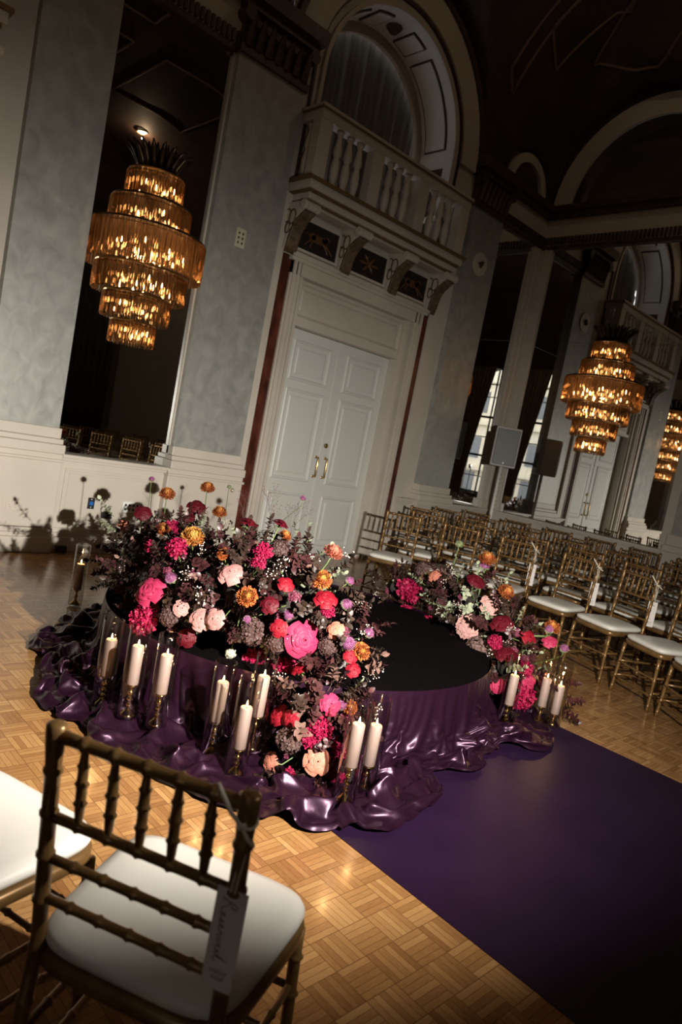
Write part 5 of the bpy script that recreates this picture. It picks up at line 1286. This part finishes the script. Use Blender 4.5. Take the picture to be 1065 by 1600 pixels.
# ---- foliage sprigs, each a stem with its own leaves
def leaf(q, base, d, up, L_, W_, fold=.25, bend=.3, n=5):
    d = d.normalized(); s_ = d.cross(up); s_ = s_.normalized() if s_.length > 1e-4 else d.orthogonal().normalized(); up = s_.cross(d)
    V = []
    for j in range(n + 1):
        v = j / n; w_ = W_ * math.sin(PI * min(1, (v * .92 + .04))) ** .75
        c_ = base + d * L_ * v + up * (-bend * L_ * v * v)
        V += [c_ + s_ * w_ + up * fold * w_, c_, c_ - s_ * w_ + up * fold * w_]
    q.add(V, [(3 * j + k, 3 * j + k + 1, 3 * j + k + 4, 3 * j + k + 3) for j in range(n) for k in range(2)])
def sprig_mesh(seed, nl, L_, leafL, leafW, roundish=False):
    r_ = random.Random(seed); q = MB(); q.cur = 1
    bend = Vector((r_.uniform(-.3, .3), r_.uniform(-.3, .3), 0))
    pts = [Vector((0, 0, 0)) + Vector((bend.x * t * t, bend.y * t * t, t)) * L_ for t in (0, .25, .5, .75, 1)]
    q.tube(pts, [.0022, .002, .0017, .0013, .0008], 5); q.cur = 0
    for k in range(nl):
        t = .18 + .82 * (k + .5) / nl; i = min(3, int(t * 4)); p = pts[i].lerp(pts[i + 1], t * 4 - i)
        a = k * 2.4 + r_.uniform(-.4, .4); d = Vector((math.cos(a), math.sin(a), r_.uniform(.25, .95)))
        sz = r_.uniform(.75, 1.15) * (1.08 - .35 * t)
        leaf(q, p, d, Vector((0, 0, 1)), leafL * sz, leafW * sz, r_.uniform(.05, .45), r_.uniform(-.1, .6))
    leaf(q, pts[-1], Vector((bend.x, bend.y, 1)), Vector((1, 0, 0)), leafL * .8, leafW * .8)
    return q
def berry_mesh(seed, n=16, L_=.13):
    r_ = random.Random(seed); q = MB()
    q.cur = 1; q.tube([(0, 0, 0), (0, 0, L_ * .6)], .0012, 4)
    for k in range(n):
        a = r_.random() * 6.28; e_ = r_.uniform(.1, .8); p = Vector((math.cos(a) * e_ * L_ * .45, math.sin(a) * e_ * L_ * .45, L_ * r_.uniform(.6, 1.0)))
        q.cur = 1; q.tube([(0, 0, L_ * .45), p], .0007, 3); q.cur = 0; s = r_.uniform(.0022, .0042)
        q.lathe([(.0003, -s), (s * .8, -s * .5), (s, 0), (s * .7, s * .6), (.0003, s)], p, 6)
    return q
def twig_mesh(seed, L_=.34):
    r_ = random.Random(seed); q = MB()
    def br(p, d, ln, rad, dep):
        pts = [p]; 
        for k in range(3): d = (d + Vector((r_.uniform(-.25, .25), r_.uniform(-.25, .25), r_.uniform(-.05, .2)))).normalized(); p = p + d * ln / 3; pts.append(p)
        q.cur = 0; q.tube(pts, [rad, rad * .85, rad * .7, rad * .5], 4)
        if dep > 0:
            for k in (1, 2, 3):
                for _ in range(2 if k == 3 else 1): br(pts[k], (d + Vector((r_.uniform(-.9, .9), r_.uniform(-.9, .9), r_.uniform(-.2, .5)))).normalized(), ln * .55, rad * .6, dep - 1)
        else:
            q.cur = 1; s = .0028; q.lathe([(.0003, -s), (s, 0), (.0003, s)], pts[-1], 5)
    br(Vector((0, 0, 0)), Vector((0, 0, 1)), L_ * .6, .0018, 3)
    return q
def proto(q, ms, nm):
    o = q.build(nm, ms, smooth=nm.endswith('leaf_sprig'), fixn=False); d = o.data; bpy.data.objects.remove(o); return d
BUR = [proto(sprig_mesh(100 + k, 18, .12, .041, .016), [leaf_burg, twig_m], 'burgundy_leaf_sprig') for k in range(5)]
DRK = [proto(sprig_mesh(200 + k, 19, .125, .040, .0145), [leaf_dark, twig_m], 'dark_leaf_sprig') for k in range(4)]
SAG = [proto(sprig_mesh(300 + k, 10, .13, .034, .0150), [leaf_sage, stem_m], 'sage_leaf_sprig') for k in range(4)]
TAU = [proto(sprig_mesh(400 + k, 10, .10, .046, .015), [leaf_taupe, twig_m], 'taupe_leaf_sprig') for k in range(4)]
BER = [proto(berry_mesh(500 + k), [berry_m, twig_m], 'berry_sprig') for k in range(4)]
TWG = [proto(twig_mesh(600 + k), [twig_m, PM['plum']], 'twig_spray') for k in range(3)]
PLU = [proto(floret_mesh(700 + k, 26, .36, 4, .5, -.1), [PM['plum']], 'plum_blossom_cluster') for k in range(3)]
def place(datas, nm, P, N_v, sc, label, cat, group):
    o = bpy.data.objects.new(nm, rng.choice(datas)); COL.objects.link(o)
    o.location = P; o.scale = (sc,) * 3
    o.rotation_euler = (N_v.normalized().to_track_quat('Z', 'Y').to_matrix().to_4x4() @ Matrix.Rotation(rng.random() * 6.28, 4, 'Z')).to_euler()
    return tag(o, label, cat, group)
ZA = ['at the upper right end of the large arrangement', 'at the back of the large arrangement below the tall stems', 'at the far left end of the large arrangement', 'on the left side of the large arrangement above the first candles',
      'in the left middle of the large arrangement', 'in the centre of the large arrangement', 'in the right middle of the large arrangement', 'at the right edge of the large arrangement over the stage', 'in the cascade below the stage rim', 'at the foot of the cascade on the satin']
ZB = ['at the far left end of the small arrangement', 'at the upper left of the small arrangement', 'in the middle of the small arrangement', 'at the right of the small arrangement', 'low in the small arrangement above its candles', 'round the right hand candles', 'at the floor beside the right hand candles']
KINDS = [(BUR, 'burgundy_leaf_sprig', 'burgundy leaf sprig', 1.0), (DRK, 'dark_leaf_sprig', 'very dark leaf sprig', 1.0), (SAG, 'sage_leaf_sprig', 'sage green leaf sprig', 1.0), (TAU, 'taupe_leaf_sprig', 'taupe brown leaf sprig', 1.0), (BER, 'berry_sprig', 'tiny pale berry sprig', 1.0), (PLU, 'plum_blossom_cluster', 'small plum blossom cluster', .026)]
CAMP = Vector((0, 0, 1.55)); HEADS = [(Vector(b[1:4]), b[4]) for b in BLOOMS]
def clear_of_heads(P, d, reach):
    tip = P + d * reach
    for H, r_ in HEADS:
        for Q in (P, tip):
            v = (H - CAMP); t = (Q - CAMP).dot(v) / v.dot(v)
            if t < .995 + .02 and ((Q - CAMP) - v * t).length < r_ * .85 * max(t, .5) and t > .75: return False
    return True
def scatter(mound, zones, counts):
    for si, (s, zone, cnt) in enumerate(zip(mound, zones, counts)):
        c_ = Vector(s[:3]); r_ = s[3]
        for ki, n in enumerate(cnt):
            datas, nm, lb, sc0 = KINDS[ki]; done = 0; tries = 0
            while done < n and tries < n * 14:
                tries += 1
                z_ = rng.uniform(-.75, 1); a = rng.random() * 6.28; rr = math.sqrt(1 - z_ * z_); N_v = Vector((rr * math.cos(a), rr * math.sin(a), z_))
                depth = rng.uniform(.45, .90); P = c_ + N_v * r_ * depth
                if P.z < (.385 if (Vector((P.x - CX, P.y - CY)).length < SR) else .035): continue
                if any((P - Vector(m[:3])).length < m[3] * .40 for j, m in enumerate(mound) if j != si): continue
                N_v = (N_v + Vector((rng.uniform(-.4, .4), rng.uniform(-.4, .4), rng.uniform(-.1, .5)))).normalized()
                if not clear_of_heads(P, N_v, .09): continue
                sc = rng.uniform(.8, 1.15) * (1.0 if sc0 == 1.0 else sc0)
                place(datas, nm, P, N_v, sc, '%s %s' % (lb, zone), 'foliage' if ki < 4 else ('berries' if ki == 4 else 'flower'), '%ss %s' % (lb, zone)); done += 1
#                BUR DRK SAG TAU BER PLU
scatter(MOUND_A, ZA, [(14, 14, 6, 3, 3, 4), (20, 24, 3, 5, 3, 7), (20, 26, 4, 4, 3, 6), (20, 26, 2, 5, 4, 7), (28, 26, 6, 8, 9, 9), (29, 28, 6, 8, 10, 9), (28, 24, 4, 8, 9, 8), (18, 14, 2, 6, 7, 3), (23, 18, 1, 4, 6, 4), (14, 10, 2, 2, 3, 2)])
scatter(MOUND_B, ZB, [(12, 12, 2, 2, 2, 3), (16, 14, 12, 3, 6, 3), (16, 14, 22, 3, 9, 3), (12, 12, 9, 2, 5, 3), (10, 10, 4, 1, 2, 2), (8, 8, 4, 1, 2, 1), (7, 6, 1, 1, 1, 0)])
# thin airy twigs rising in front of the door, sage leaves, green blades and drooping sprigs seen clear of the mass
for (x, y, z, d, sc) in ((2.95, 3.55, .85, (.0, .25, 1), 1.0), (3.1, 3.6, .82, (.25, .2, 1), .95), (2.75, 3.6, .85, (-.2, .1, 1), .8)):
    place(TWG, 'twig_spray', Vector((x, y, z)), Vector(d), sc, 'thin brown twig spray standing up in front of the white door', 'twig', 'twig sprays in front of the door')
for (x, y, z, d, sc) in ((2.75, 3.05, .90, (.5, .1, 1), 1.2), (2.78, 3.0, .84, (.8, -.1, .6), 1.2), (2.72, 3.1, .86, (.3, .1, 1), 1.25), (2.86, 2.98, .78, (.9, -.1, .15), 1.1)):
    place(SAG, 'sage_leaf_sprig', Vector((x, y, z)), Vector(d), sc, 'sage leaf sprig standing tall in front of the white door', 'foliage', 'sage sprigs against the door')
for (x, y, z, d, sc) in ((2.15, 4.3, .80, (-.8, .2, .6), 1.1), (2.1, 4.15, .74, (-.9, 0, .5), 1.0)):
    place(SAG, 'sage_leaf_sprig', Vector((x, y, z)), Vector(d), sc, 'sage leaf sprig at the far left beside the peach lily', 'foliage', 'sage sprigs by the lily')
for (x, y, z, d, sc) in ((4.30, 2.02, .20, (.5, -.5, -.1), 1.1), (4.33, 2.05, .12, (.6, -.6, -.2), 1.2), (4.36, 2.1, .28, (.8, -.5, .1), 1.0), (4.3, 2.1, .10, (.4, -.7, .0), 1.0)):
    place(BUR, 'burgundy_leaf_sprig', Vector((x, y, z)), Vector(d), sc, 'drooping burgundy sprig at the runner edge, right of the last candle', 'foliage', 'burgundy sprigs at the runner edge')
# hidden dark moss cores that hold the stems
moss = noise_col(mat('dark_moss', rough=.95), (.012, .010, .008), (.03, .022, .016), 20., bump=.8)
for mound, lab in ((MOUND_A, 'dark moss core hidden in the large flower arrangement'), (MOUND_B, 'dark moss core hidden in the small flower arrangement')):
    q = MB()
    for s in mound:
        k_ = .34; n = 18; prof = [(max(.001, s[3] * k_ * math.sin(PI * j / 10)), -s[3] * k_ * math.cos(PI * j / 10)) for j in range(11)]
        q.lathe(prof, (s[0], s[1], max(s[2], s[3] * k_ + .03)), n)
    tag(q.build('moss_core', moss, smooth=True), lab, 'moss', kind='stuff')
